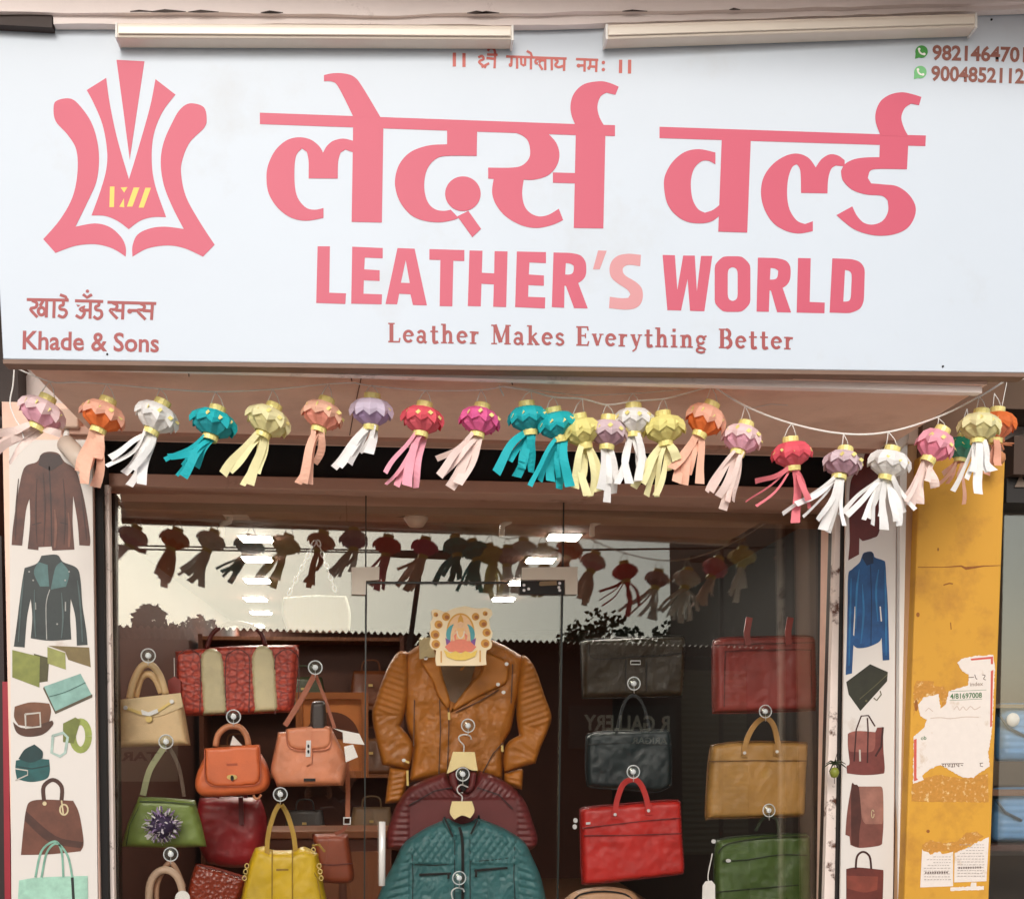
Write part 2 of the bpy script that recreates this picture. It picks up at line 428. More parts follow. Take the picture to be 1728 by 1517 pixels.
# walls of the shop behind the front
XWL, XWR = P(150, 900, Y_WALL).x, P(1440, 900, Y_WALL).x
M_iw = mat('interior_wall', lin(82, 44, 30), 0.7, 0.15, 3, 0.1, 30)
M_ic = mat('interior_ceiling', lin(120, 80, 60), 0.75, 0.10, 3)
ZC, YB = 2.60, 11.2
box('interior_ceiling', (XWL - 0.5, Y_GLASS + 0.28, ZC + 0.001), (XWR + 0.5, YB, ZC + 0.1), M_ic, bld)
box('interior_back_wall', (XWL - 0.5, YB, 0.1), (XWR + 0.5, YB + 0.1, ZC + 0.1), M_iw, bld)
box('interior_side_wall', (XWL - 0.45, Y_WALL + 0.1, 0.1), (XWL - 0.35, YB, ZC), M_iw, bld)
box('interior_side_wall', (XWR + 0.25, Y_WALL + 0.1, 0.1), (XWR + 0.35, YB, ZC), mat('dark_side_wall', lin(26, 19, 17), 0.6, 0.2, 4), bld)  # right wall in a darker colour than the left
box('interior_floor', (XWL - 0.5, Y_WALL, 0.005), (XWR + 0.5, YB, 0.25), mat('floor_tile', lin(120, 84, 60), 0.4, 0.1, 3), bld)
box('interior_header', (XWL - 0.3, Y_GLASS + 0.28, P(864, 856, 4.75).z), (XWR + 0.2, Y_GLASS + 0.45, ZC), mat('header_laminate', lin(150, 112, 86), 0.5, 0.1, 4), bld)
box('upper_wall', (-3.2, Y_WALL + 0.3, zs + 0.1), (3.4, Y_WALL + 0.5, zs + 1.6), M_concrete, bld)
# pilasters that carry the picture panels
def pil(x0, x1, ytop):
    a, b = P(x0, 1200, Y_WALL).x, P(x1, 1200, Y_WALL).x
    box('pilaster', (a, Y_WALL, 0.005), (b, Y_WALL + 0.28, P(864, ytop, Y_WALL).z), M_plaster, bld)
pil(14, 163, 700); pil(1424, 1512, 700)
for x0, x1, y0, y1 in ((92, 131, 690, 720), (1496, 1563, 692, 748)):
    a, b = P(x0, y1, Y_WALL - 0.06), P(x1, y0, Y_WALL - 0.06)
    box('capital_block', (a.x, Y_WALL - 0.06, a.z), (b.x, Y_WALL + 0.05, b.z), mat('capital_paint', lin(206, 178, 160), 0.8, 0.06, 8, 0.2, 40), bld, 0.006)
# frame of the glass front
box('frame_head', (P(172, 822, Y_GLASS).x, Y_GLASS - 0.03, P(864, 836, Y_GLASS).z), (P(1425, 822, Y_GLASS).x, Y_GLASS + 0.26, P(864, 815, Y_GLASS).z), M_beige, bld, 0.004)
def leaning(name, x0t, x1t, yt, x0b, x1b, yb, Y, d, m, bev=0.0, parent=None):
    # a post that runs on to the ground
    k = (1517 - yt)
    pts = [P(x0t, yt, Y), P(x1t, yt, Y), P(x1b, yb, Y), P(x0b, yb, Y)]
    lo = []
    for t, b_ in ((pts[1], pts[2]), (pts[0], pts[3])):
        f = (t.z - 0.01) / (t.z - b_.z); lo.append(t + (b_ - t) * f)
    return hexa(name, [pts[0], pts[1], lo[0], lo[1]], d, m, parent or bld, bev)
leaning('jamb', 171, 184, 818, 182, 193, 1517, Y_GLASS - 0.10, 0.035, M_worn, 0.003)
leaning('jamb_recess_shade', 160, 172, 750, 170, 183, 1517, Y_WALL + 0.02, 0.10, M_black)  # solid black post; the recess's shade is put into its colour
leaning('jamb', 1411, 1426, 818, 1391, 1413, 1517, Y_GLASS - 0.10, 0.035, M_worn, 0.003)
leaning('jamb_reveal', 1411, 1424, 818, 1391, 1411, 1517, Y_GLASS - 0.064, 0.07, M_dark)
leaning('jamb_reveal', 1440, 1452, 818, 1430, 1442, 1517, Y_GLASS + 0.0065, 0.26, M_dark)
leaning('jamb_recess_shade', 1425, 1432, 750, 1413, 1419, 1517, Y_WALL + 0.02, 0.10, M_black)
leaning('side_stile', 188, 194, 832, 196, 202, 1517, Y_GLASS + 0.0, 0.05, M_dark)
leaning('side_stile', 1404, 1411, 832, 1384, 1390, 1517, Y_GLASS + 0.125, 0.012, M_dark)

# ================================================================== signboard
sgn = thing('signboard', 'large white backlit-style shop signboard with pink red lettering and leather hide emblem', 'signboard', tuple(P(864, 612, Y_SIGN)))
sgn['label'] = 'large white shop signboard with pink red lettering and a hide shaped emblem'
M_sign = mat('sign_flex', (0.62, 0.69, 0.775), 0.5, 0.03, 1.6, 0.22, 3.2, bdist=0.02, col2=(0.54, 0.56, 0.58), col2_scale=2.4, col2_lo=0.58, col2_hi=0.95)
edge = [(-30, 40), (1760, 34), (1760, 629), (864, 617), (3, 606), (-2, 300)]
front = [(P(x, y, Y_SIGN)) for x, y in [(-25, 30), (1732, 22), (1732, 629), (5, 606)]]
sp = hexa('sign_panel', front, 0.05, M_sign, sgn, 0.003)
M_alu = mat('sign_trim', lin(128, 100, 84), 0.6, 0.15, 20)
f1 = [P(5, 606.5, Y_SIGN - 0.001), P(1732, 629.5, Y_SIGN - 0.001)]
hexa('sign_bottom_trim', [f1[0] + Vector((0, 0, 0.0)), f1[1], f1[1] - Vector((0, 0, 0.012)), f1[0] - Vector((0, 0, 0.012))], 0.055, M_alu, sgn)
M_red = mat('print_red', (0.60, 0.086, 0.15), 0.5, 0.03, 3)
M_pale = mat('print_pale_red', (0.66, 0.29, 0.31), 0.5, 0.03, 3)
M_maroon = mat('print_maroon', (0.38, 0.075, 0.075), 0.55, 0.05, 6)
M_redbrown = mat('print_brick_red', (0.56, 0.13, 0.11), 0.55, 0.05, 6)
M_brownp = mat('print_brown', (0.28, 0.10, 0.075), 0.55, 0.05, 6)
M_yel = mat('print_yellow', (0.85, 0.62, 0.11), 0.5, 0.03, 6)
YS = Y_SIGN - 0.0005
def sgl(name, shapes, m, smooth=True, corner=50): return flat(name, shapes, YS, 0.0003, m, sgn, smooth, corner)
Z1 = crop(0, 0, 2.371); Z2 = crop(420, 60, 2.7); Z3 = crop(1040, 60, 2.5116); Z4 = crop(500, 390, 1.728)
# emblem
emb = sgl('emblem', [Z1([(466, 241), (578, 247), (549, 440), (519, 640), (493, 440)])], M_red, False)
sgl('emblem_hide', [Z1([(347, 362), (425, 313), (440, 420), (470, 560), (516, 718), (555, 590), (600, 430), (622, 318), (702, 380), (650, 450), (615, 540), (607, 640), (620, 740), (665, 870), (610, 870), (560, 885), (515, 918), (470, 885), (420, 865), (366, 863), (400, 770), (425, 680), (428, 600), (410, 500), (375, 415)])], M_red)
sgl('emblem_wing', [Z1([(215, 425), (232, 402), (282, 396), (320, 425), (365, 490), (390, 570), (396, 650), (385, 730), (350, 810), (302, 908), (380, 895), (440, 910), (485, 950), (503, 990), (503, 1028), (450, 995), (380, 978), (300, 985), (222, 1013), (173, 958), (240, 880), (290, 790), (310, 690), (305, 600), (270, 540), (222, 485)])], M_red, True, 62)
sgl('emblem_wing', [Z1([(760, 415), (815, 430), (827, 480), (815, 515), (760, 570), (730, 640), (725, 700), (745, 790), (800, 890), (859, 980), (812, 1028), (740, 995), (670, 983), (590, 995), (530, 1028), (530, 985), (550, 940), (600, 915), (660, 908), (735, 917), (690, 830), (655, 740), (643, 650), (655, 570), (690, 490), (720, 440)])], M_red, True, 62)
flat('emblem_initials', [Z1(q) for q in ([(440, 748), (458, 748), (456, 830), (438, 830)], [(483, 752), (510, 750), (497, 772)], [(478, 828), (496, 795), (497, 831)], [(535, 752), (558, 752), (530, 828), (508, 828)], [(582, 753), (604, 753), (575, 832), (555, 832)])], YS, 0.0006, M_yel, sgn)
# headline, first word
sgl('headline_bar', [Z2([(50, 353), (1490, 405), (1668, 410), (1668, 460), (1480, 455), (50, 405)])], M_red, False)
let = [
 (Z2, [[(342, 182), (380, 174), (430, 174), (480, 190), (520, 240), (602, 378), (477, 374), (410, 240), (380, 212), (342, 210)]]),
 (Z2, [[(475, 400), (613, 405), (606, 853), (468, 850)],
       [(478, 482), (430, 471), (385, 481), (355, 505), (338, 535), (320, 505), (280, 475), (225, 465), (170, 480), (120, 525), (88, 590), (80, 650), (90, 720), (130, 785), (190, 830), (260, 845), (340, 832), (340, 787), (300, 795), (260, 785), (225, 745), (210, 690), (208, 600), (217, 545), (242, 516), (264, 532), (272, 575), (272, 652), (405, 653), (407, 575), (418, 535), (440, 521), (478, 535)]]),
 (Z2, [[(903, 425), (1040, 430), (1038, 550), (900, 550), (850, 565), (815, 605), (800, 660), (802, 720), (820, 768), (850, 793), (885, 800), (920, 795), (955, 832), (930, 842), (870, 852), (800, 845), (740, 820), (692, 765), (668, 700), (668, 640), (690, 580), (740, 530), (820, 502), (903, 497)],
       ell(975, 722, 81, 79, 24), [(950, 825), (1000, 800), (1058, 882), (1018, 920)]]),
 (Z2, [[(1205, 440), (1360, 445), (1400, 490), (1415, 545), (1400, 600), (1360, 640), (1300, 658), (1252, 658), (1245, 720), (1255, 775), (1280, 808), (1320, 825), (1365, 818), (1412, 790), (1432, 842), (1380, 865), (1310, 878), (1240, 865), (1170, 825), (1125, 770), (1108, 715), (1115, 655), (1090, 653), (1090, 603), (1200, 603), (1250, 590), (1280, 550), (1275, 490), (1250, 460)],
       [(1385, 625), (1492, 628), (1487, 675), (1385, 672)], [(1490, 418), (1625, 418), (1615, 880), (1480, 878)]]),
 (Z2, [[(1495, 425), (1470, 365), (1466, 310), (1485, 260), (1530, 222), (1600, 210), (1645, 218), (1685, 235), (1670, 272), (1630, 262), (1602, 280), (1588, 325), (1598, 375), (1627, 425)]]),
 (Z3, [[(447, 436), (570, 441), (555, 836), (432, 832)],
       [(420, 497), (350, 483), (290, 495), (240, 535), (208, 590), (202, 640), (215, 710), (250, 760), (300, 790), (360, 797), (405, 788), (437, 765), (442, 715), (410, 740), (375, 752), (345, 735), (322, 690), (316, 620), (330, 565), (360, 535), (390, 532), (420, 547)]]),
 (Z3, [[(968, 530), (940, 510), (905, 505), (870, 525), (845, 560), (815, 520), (770, 502), (720, 510), (665, 545), (625, 600), (613, 665), (625, 730), (660, 790), (710, 825), (770, 840), (833, 830), (833, 788), (800, 800), (765, 785), (735, 740), (724, 680), (728, 610), (745, 560), (765, 547), (780, 575), (783, 668), (895, 670), (898, 610), (910, 568), (930, 552), (968, 556)]]),
 (Z3, [[(1118, 440), (1238, 450), (1232, 568), (1100, 567), (1072, 580), (1066, 605), (1080, 628), (1130, 632), (1190, 640), (1240, 675), (1268, 725), (1262, 775), (1230, 820), (1170, 845), (1095, 848), (1020, 828), (970, 795), (933, 762), (1000, 725), (1020, 765), (1050, 795), (1090, 802), (1130, 785), (1152, 745), (1150, 700), (1125, 680), (1060, 675), (1000, 655), (960, 615), (952, 575), (970, 545), (1010, 525), (1060, 518), (1115, 517)]]),
 (Z3, [[(1120, 425), (1100, 370), (1100, 325), (1120, 280), (1160, 252), (1210, 242), (1255, 250), (1293, 262), (1283, 297), (1250, 290), (1222, 310), (1208, 350), (1220, 395), (1240, 430)]]),
]
sgl('headline_bar', [Z3([(183, 388), (1125, 420), (1312, 425), (1310, 470), (1115, 465), (183, 436)])], M_red, False)
for k, (z, shp) in enumerate(let):
    flat('letter', [z(q) for q in shp], YS - 0.00013 * (1 + k % 3), 0.0003, M_red, sgn, True, 42)
# LEATHER'S WORLD
rr = lambda x0, y0, x1, y1, r: [(x0 + r, y0), (x1 - r, y0), (x1, y0 + r), (x1, y1 - r), (x1 - r, y1), (x0 + r, y1), (x0, y1 - r), (x0, y0 + r)]
LW = [
 ([[(62, 45), (98, 45), (96, 180), (145, 182), (143, 213), (58, 210)]], M_red),
 ([[(163, 46), (252, 50), (252, 80), (200, 78), (198, 112), (243, 115), (243, 146), (197, 144), (196, 183), (250, 185), (249, 214), (160, 212)]], M_red),
 ([[(295, 50), (345, 52), (381, 217), (340, 216), (333, 185), (300, 183), (294, 214), (260, 213)], [(319, 85), (331, 152), (305, 151)]], M_red),
 ([[(388, 53), (490, 56), (490, 88), (458, 87), (455, 220), (418, 219), (420, 85), (388, 84)]], M_red),
 ([[(505, 57), (543, 58), (541, 122), (577, 124), (578, 59), (616, 60), (612, 222), (574, 221), (576, 156), (540, 154), (538, 220), (500, 219)]], M_red),
 ([[(643, 60), (728, 62), (728, 94), (680, 92), (678, 127), (722, 130), (722, 160), (677, 158), (676, 192), (726, 194), (725, 226), (638, 222)]], M_red),
 ([[(750, 63), (800, 64), (830, 70), (845, 90), (846, 125), (838, 142), (822, 152), (850, 226), (810, 225), (786, 160), (782, 160), (781, 224), (745, 222)], [(786, 94), (800, 95), (809, 102), (809, 120), (800, 128), (784, 127)]], M_red),
 ([[(880, 57), (905, 58), (885, 112), (865, 112)]], M_pale),
 ([[(1005, 70), (1003, 103), (970, 98), (955, 103), (950, 115), (957, 130), (990, 148), (1008, 165), (1012, 190), (1005, 215), (985, 228), (955, 230), (912, 225), (914, 192), (950, 197), (968, 195), (974, 185), (968, 172), (935, 152), (916, 135), (912, 108), (920, 85), (940, 70), (970, 66)]], M_pale),
 ([[(1068, 70), (1104, 71), (1111, 172), (1128, 72), (1162, 72), (1168, 176), (1180, 73), (1213, 73), (1190, 234), (1148, 233), (1141, 140), (1122, 232), (1082, 231)]], M_red),
 ([rr(1220, 74, 1324, 236, 24), rr(1258, 106, 1287, 204, 9)], M_red),
 ([[(1346, 78), (1400, 79), (1430, 86), (1442, 105), (1441, 140), (1432, 158), (1418, 166), (1443, 238), (1402, 237), (1384, 174), (1380, 174), (1378, 236), (1342, 235)], [(1383, 108), (1396, 109), (1405, 116), (1404, 135), (1396, 142), (1381, 142)]], M_red),
 ([[(1463, 79), (1500, 80), (1497, 207), (1541, 209), (1540, 240), (1459, 238)]], M_red),
 ([[(1563, 80), (1620, 82), (1645, 90), (1658, 110), (1655, 205), (1645, 228), (1615, 240), (1555, 238)], [(1600, 114), (1613, 116), (1620, 125), (1617, 198), (1610, 206), (1595, 206)]], M_red)]
for lps, m in LW:
    flat('letter', [[Z4(chaikin(q)) for q in lps]], YS, 0.0003, m, sgn)
# pen-stroke lines in Devanagari
def pen(name, z, strokes, w, m, dots=(), cuts=()):
    if cuts:
        cut = [-1e9] + list(cuts) + [1e9]
        for a, b in zip(cut, cut[1:]):
            mid = lambda st: sum(p[0] for p in (st[0] if isinstance(st, tuple) else st)) / len(st[0] if isinstance(st, tuple) else st)
            pen(name, z, [st for st in strokes if a <= mid(st) < b], w, m, [d for d in dots if a <= d[0] < b])
        return
    sh = []
    for st in strokes:
        ww = w
        if isinstance(st, tuple): st, ww = st
        if len(st) > 2: st = smooth_loop(st, 4, 400, False)
        sh.append(z(stroke(st, ww)))
    for (x, y, r) in dots: sh.append(z(ell(x, y, r, r, 12)))
    flat(name, sh, YS, 0.0003, m, sgn)
pen('owner_word', Z1, [[(107, 1199), (275, 1202)], [(300, 1204), (413, 1207)], [(430, 1210), (625, 1215)],
    [(128, 1203), (147, 1213), (143, 1230), (122, 1238), (150, 1270)], [(172, 1205), (160, 1225)], ell(166, 1246, 13, 15, 12) + [(179, 1246)], [(187, 1204), (185, 1271)], [(217, 1204), (215, 1273)],
    [(240, 1180), (262, 1188), (270, 1203)], [(253, 1205), (253, 1220), (241, 1225), (241, 1237), (260, 1241), (266, 1255), (252, 1270), (232, 1262)],
    [(308, 1224), (325, 1215), (335, 1228), (320, 1239), (338, 1250), (325, 1272), (303, 1262)], [(330, 1241), (362, 1242)], [(362, 1205), (360, 1276)], [(332, 1178), (348, 1191), (368, 1179)],
    [(395, 1207), (395, 1222), (383, 1228), (385, 1240), (404, 1245), (406, 1265), (390, 1276), (374, 1266)],
    [(450, 1212), (468, 1222), (462, 1238), (440, 1242), (470, 1276)], [(462, 1242), (490, 1243)], [(493, 1212), (490, 1279)],
    [(520, 1243), (548, 1243)], [(562, 1215), (578, 1225), (572, 1240), (550, 1244), (582, 1279)], [(572, 1243), (605, 1245)], [(610, 1215), (606, 1281)]], 12, M_maroon, [(519, 1246, 10), (350, 1166, 7)], (288, 422))
pen('invocation_word', Z2, [([(936, 80), (936, 143)], 15), ([(980, 82), (980, 145)], 15),
    [(1045, 102), (1062, 95), (1069, 110), (1048, 122), (1080, 148)], [(1082, 104), (1119, 108)], [(1122, 85), (1119, 151)], [(1133, 90), (1085, 88)], [(1122, 85), (1117, 65), (1100, 59), (1088, 72)], [(1060, 146), (1095, 128)],
    [(1172, 97), (1448, 107)], [(1197, 98), (1196, 132)], [(1222, 98), (1222, 153)], [(1240, 102), (1241, 132), (1256, 140)], [(1259, 100), (1258, 140)], [(1285, 100), (1285, 156)], [(1266, 72), (1284, 82), (1290, 100)],
    [(1322, 128), (1308, 128), (1306, 116), (1318, 109), (1328, 118), (1322, 130), (1338, 158)], [(1326, 114), (1350, 116)], [(1350, 103), (1350, 159)], [(1380, 104), (1380, 160)], [(1394, 110), (1407, 120), (1396, 136), (1410, 146), (1432, 140)], [(1437, 105), (1436, 163)],
    [(1490, 109), (1592, 113)], [(1502, 138), (1527, 138)], [(1530, 110), (1529, 166)], [(1556, 112), (1555, 142)], [(1548, 142), (1582, 144)], [(1584, 112), (1582, 168)],
    ([(1694, 112), (1693, 173)], 15), ([(1735, 112), (1734, 175)], 15)], 11, M_redbrown, [(1192, 136, 9), (1502, 139, 9), (1549, 150, 8), (1615, 125, 8), (1615, 157, 8)], (1010, 1150, 1470, 1650))
# Latin lines
def sign_place(x, y): return P(x, y, YS) + Vector((0, -0.0004, 0))
text_px('owner_line', 'Khade & Sons', 38, 589, 268, 594, 32, sign_place, M_maroon, sgn, 0.02)
text_px('phone_number', '9821464701', 1573, 101, 1731, 105, 25, sign_place, M_brownp, sgn, 0.03)
text_px('phone_number', '9004852112', 1571, 136, 1728, 141, 25, sign_place, M_brownp, sgn, 0.03)
# serif tagline drawn with a broad pen
def arc(cx, cy, rx, ry, a0, a1, n=10): return ell(cx, cy, rx, ry, n, a0, a1)
GL = {
 'L': (.58, [(.18, [(.15, 0), (.15, 1)]), (.07, [(0, .965), (.3, .965)]), (.08, [(0, .04), (.54, .04)]), (.07, [(.5, .0), (.54, .24)])]),
 'E': (.62, [(.18, [(.15, 0), (.15, 1)]), (.08, [(0, .96), (.54, .96)]), (.08, [(0, .04), (.56, .04)]), (.08, [(.15, .52), (.42, .52)]), (.07, [(.51, .0), (.57, .24)]), (.07, [(.51, 1), (.54, .78)]), (.06, [(.42, .4), (.42, .64)])]),
 'M': (.92, [(.07, [(.14, 0), (.14, 1)]), (.19, [(.16, 1), (.44, .1)]), (.07, [(.44, .1), (.72, 1)]), (.18, [(.74, 1), (.74, 0)]), (.07, [(.0, .035), (.27, .035)]), (.07, [(.6, .035), (.9, .035)]), (.07, [(0, .965), (.2, .965)]), (.07, [(.7, .965), (.9, .965)])]),
 'B': (.66, [(.18, [(.15, 0), (.15, 1)]), (.07, [(0, .965), (.36, .965)]), (.07, [(0, .035), (.36, .035)]), (.07, [(.15, .53), (.36, .53)]), (.15, arc(.33, .74, .17, .22, -90, 90)), (.16, arc(.35, .28, .2, .25, -90, 90))]),
 'e': (.52, [(.07, [(.08, .36), (.44, .36)]), (.14, arc(.26, .33, .19, .27, 5, 320, 16))]),
 'a': (.54, [(.13, [(.09, .5), (.2, .61), (.34, .56), (.38, .42), (.38, .1), (.48, .02)]), (.12, arc(.21, .18, .14, .15, 0, 360, 14))]),
 't': (.42, [(.15, [(.18, .88), (.18, .14), (.24, .03), (.38, .08)]), (.08, [(.02, .6), (.38, .6)])]),
 'h': (.62, [(.15, [(.15, 0), (.15, 1)]), (.07, [(0, .035), (.28, .035)]), (.14, [(.15, .42), (.26, .58), (.38, .58), (.44, .44), (.44, 0)]), (.07, [(.32, .035), (.58, .035)]), (.07, [(0, .965), (.2, .965)])]),
 'n': (.62, [(.15, [(.15, 0), (.15, .64)]), (.07, [(0, .035), (.28, .035)]), (.14, [(.15, .42), (.26, .58), (.38, .58), (.44, .44), (.44, 0)]), (.07, [(.32, .035), (.58, .035)]), (.07, [(0, .6), (.2, .6)])]),
 'r': (.46, [(.15, [(.15, 0), (.15, .64)]), (.07, [(0, .035), (.3, .035)]), (.13, [(.15, .4), (.27, .58), (.4, .56)]), (.07, [(0, .6), (.2, .6)])]),
 'k': (.58, [(.15, [(.15, 0), (.15, 1)]), (.07, [(0, .035), (.28, .035)]), (.09, [(.15, .3), (.44, .62)]), (.15, [(.24, .38), (.48, .02)]), (.07, [(.36, .035), (.58, .035)]), (.07, [(0, .965), (.2, .965)])]),
 's': (.46, [(.12, [(.38, .5), (.23, .6), (.1, .5), (.14, .38), (.32, .28), (.37, .13), (.23, .03), (.06, .12)])]),
 'v': (.52, [(.15, [(.1, .62), (.27, .03)]), (.08, [(.27, .03), (.43, .62)]), (.06, [(0, .6), (.22, .6)]), (.06, [(.34, .6), (.54, .6)])]),
 'y': (.54, [(.15, [(.1, .62), (.28, .06)]), (.08, [(.44, .62), (.24, -.12), (.1, -.24)]), (.06, [(0, .6), (.22, .6)]), (.06, [(.34, .6), (.54, .6)])]),
 'i': (.34, [(.15, [(.15, 0), (.15, .64)]), (.07, [(0, .035), (.3, .035)]), (.07, [(0, .6), (.2, .6)]), (.15, [(.15, .8), (.15, .95)])]),
 'g': (.54, [(.12, arc(.23, .4, .16, .19, 0, 360, 14)), (.11, arc(.24, -.12, .19, .12, 0, 360, 14)), (.09, [(.12, .22), (.1, .1), (.3, -.01)]), (.08, [(.34, .55), (.5, .6)])]),
 ' ': (.34, [])}
def serif(name, s, x0, y0, x1, y1, h, m):
    tot = sum(GL[c][0] + .09 for c in s) - .09; words = []
    ux, uy = (x1 - x0) / tot, (y1 - y0) / tot; sh = []; x = 0
    for c in s:
        if c == ' ': words.append(sh); sh = []
        for w, pts in GL[c][1]:
            if 2 < len(pts) < 10: pts = smooth_loop(pts, 4, 400, False)
            sh.append([(x0 + (x + px_) * ux, y0 + (x + px_) * uy - py_ * h) for px_, py_ in stroke(pts, w)])
        x += GL[c][0] + .09
    for sh in words + [sh]: flat(name, sh, YS, 0.0003, m, sgn)
serif('tagline_word', 'Leather Makes Everything Better', 655, 578, 1340, 590, 33, M_maroon)
# green chat bubbles with a handset
for cx, cy, c in ((1555, 88, (60, 150, 60)), (1553, 122.5, (120, 196, 130))):
    b_ = flat('chat_icon', [ell(cx, cy, 10.5, 10.5, 24), [(cx - 10, cy + 2), (cx - 2, cy + 9), (cx - 11, cy + 12)]], YS, 0.001, mat('icon_green_%d' % c[0], lin(*c), 0.5, 0.03), sgn)
    st = smooth_loop([(cx - 4.5, cy - 5), (cx - 3.5, cy), (cx, cy + 3.5), (cx + 5, cy + 4.5)], 4, 400, False)
    flat('handset', [stroke(st, 2.6), ell(cx - 4, cy - 4.2, 2.2, 2.4, 10), ell(cx + 4.4, cy + 4, 2.4, 2.2, 10)], YS - 0.0012, 0.0008, M_paper, b_)
for x_, y_ in ((181, 598), (1591, 618.5), (1673, 34)): flat('nail_mark', [ell(x_, y_, 1.8, 1.8, 8)], YS, 0.002, M_black, sgn)
# tube light battens along the top
M_batten = mat('batten_plastic', lin(226, 214, 200), 0.45, 0.04, 6)
for (x0, y0, x1, y1, side) in ((194, 38, 867, 43, 'left batten above the emblem'), (1022, 41, 1650, 22, 'right batten near the phone numbers')):
    t = thing('tube_light_batten', 'unlit white tube light batten on top of the sign, ' + side, 'tube light', tuple(P((x0 + x1) / 2, y0, Y_SIGN)), 'tube lights over the sign')
    Yb = Y_SIGN - 0.055
    quad_px('housing', [(x0, y0), (x1, y1), (x1, y1 + 24), (x0, y0 + 26)], Yb, 0.053, M_batten, t, 0.006)
    quad_px('diffuser', [(x0 + 5, y0 + 6), (x1 - 5, y1 + 6), (x1 - 5, y1 + 18), (x0 + 5, y0 + 19)], Yb - 0.006, 0.005, mat('batten_diffuser', lin(232, 222, 208), 0.3, 0.02, 6), t, 0.002)
    for xa, ya in ((x0, y0), (x1 - 4, y1)):
        quad_px('end_cap', [(xa, ya - 0.5), (xa + 4, ya - 0.5), (xa + 4, ya + 26), (xa, ya + 26)], Yb - 0.003, 0.056, M_white, t, 0.002)
# ================================================================== glass front
M_glass = glass_mat('shop_glass', 1.92)
def pane(name, pts, m, parent=None, th=0.010):
    a = [PG(x, y, th / 2) for x, y in pts]; b = [PG(x, y, -th / 2) for x, y in pts]
    me = mesh(name, a + b, [(0, 1, 2, 3), (7, 6, 5, 4), (0, 4, 5, 1), (1, 5, 6, 2), (2, 6, 7, 3), (3, 7, 4, 0)])
    return obj(name, me, m, parent)
YLOW = 1900
lp = pane('shopfront_glass', [(190, 834), (616.5, 834), (612, YLOW), (203, YLOW)], M_glass)
tag(lp, 'fixed glass panel left of the door, with the cream and orange handbags behind it', 'glass panel', 'glass panes of the shop front')
rp_ = pane('shopfront_glass', [(952, 836), (1411, 842), (1370, YLOW), (936, YLOW)], M_glass)
tag(rp_, 'fixed glass panel right of the door, with the red briefcase behind it', 'glass panel', 'glass panes of the shop front')
tp = pane('transom_glass', [(618, 834), (951, 836), (949, 981), (618, 981)], M_glass)
tag(tp, 'glass transom pane above the door of the shop', 'glass panel', 'glass panes of the shop front')
door = thing('glass_door', 'frameless glass shop door with white corner fittings and a bar handle', 'door', tuple(PG(780, 1900)))
pane('door_glass', [(619.5, 985), (947.5, 985), (934, YLOW), (614.5, YLOW)], M_glass, door)
M_edge = mat('glass_edge', lin(30, 34, 30), 0.3, 0.1, 10)
def gflat(name, shapes, m, parent, off=0.007, th=0.004, smooth=False):
    return flat(name, shapes, 0, th, m, parent, smooth, 50, lambda x, y, t: PG(x, y, off + th * t))
gflat('door_edge', [stroke([(618, 983), (949, 983)], 3)], M_edge, door)
gflat('door_edge', [stroke([(617.5, 983), (614, 1700)], 2.4)], M_edge, door)
gflat('door_edge', [stroke([(949.5, 983), (938, 1700)], 3)], M_edge, door)
gflat('pane_joint', [stroke([(617.5, 834), (617.5, 960)], 2.0)], M_edge, tp)
gflat('pane_joint', [stroke([(951.5, 836), (950, 960)], 2.4)], M_edge, tp)
M_fit = mat('fitting_white', lin(232, 224, 208), 0.4, 0.06, 20)
Zd = crop(600, 810, 4.32)
gflat('corner_fitting', [Zd([(1212, 637), (1620, 632), (1617, 833), (1529, 833), (1527, 726), (1210, 726)])], M_fit, door, 0.008, 0.012)
gflat('corner_fitting', [Zd([(-30, 635), (175, 632), (172, 728), (76, 734), (74, 835), (-30, 832)])], M_fit, door, 0.008, 0.012)
pp = gflat('lock_patch', [Zd([(1200, 733), (1523, 731), (1521, 832), (1198, 830)])], M_blackmetal, door, 0.008, 0.012)
gflat('lock_plate', [Zd([(1340, 745), (1350, 738), (1465, 735), (1470, 765), (1350, 772), (1338, 765)])], mat('lock_bronze', lin(150, 128, 100), 0.4, 0.1, 20, metal=0.6), pp, 0.021, 0.003)
for x, y in ((1228, 765), (1228, 803), (1262, 793), (1488, 752), (1482, 782), (1488, 803)):
    gflat('screw', [ell(*Zd([(x, y)])[0], 2.6, 2.6, 10)], M_chrome, pp, 0.021, 0.004)
h0, h1 = PG(645, 1386, 0.05), PG(644.5, 1494, 0.05)
tube('bar_handle', [h0, (h0 + h1) / 2, h1], 0.013, mat('handle_white', lin(228, 226, 222), 0.25, 0.03, 10, metal=0.2), door, 14)
for y in (1400, 1480): tube('handle_post', [PG(645, y, 0.006), PG(645, y, 0.05)], 0.007, M_chrome, door, 8)
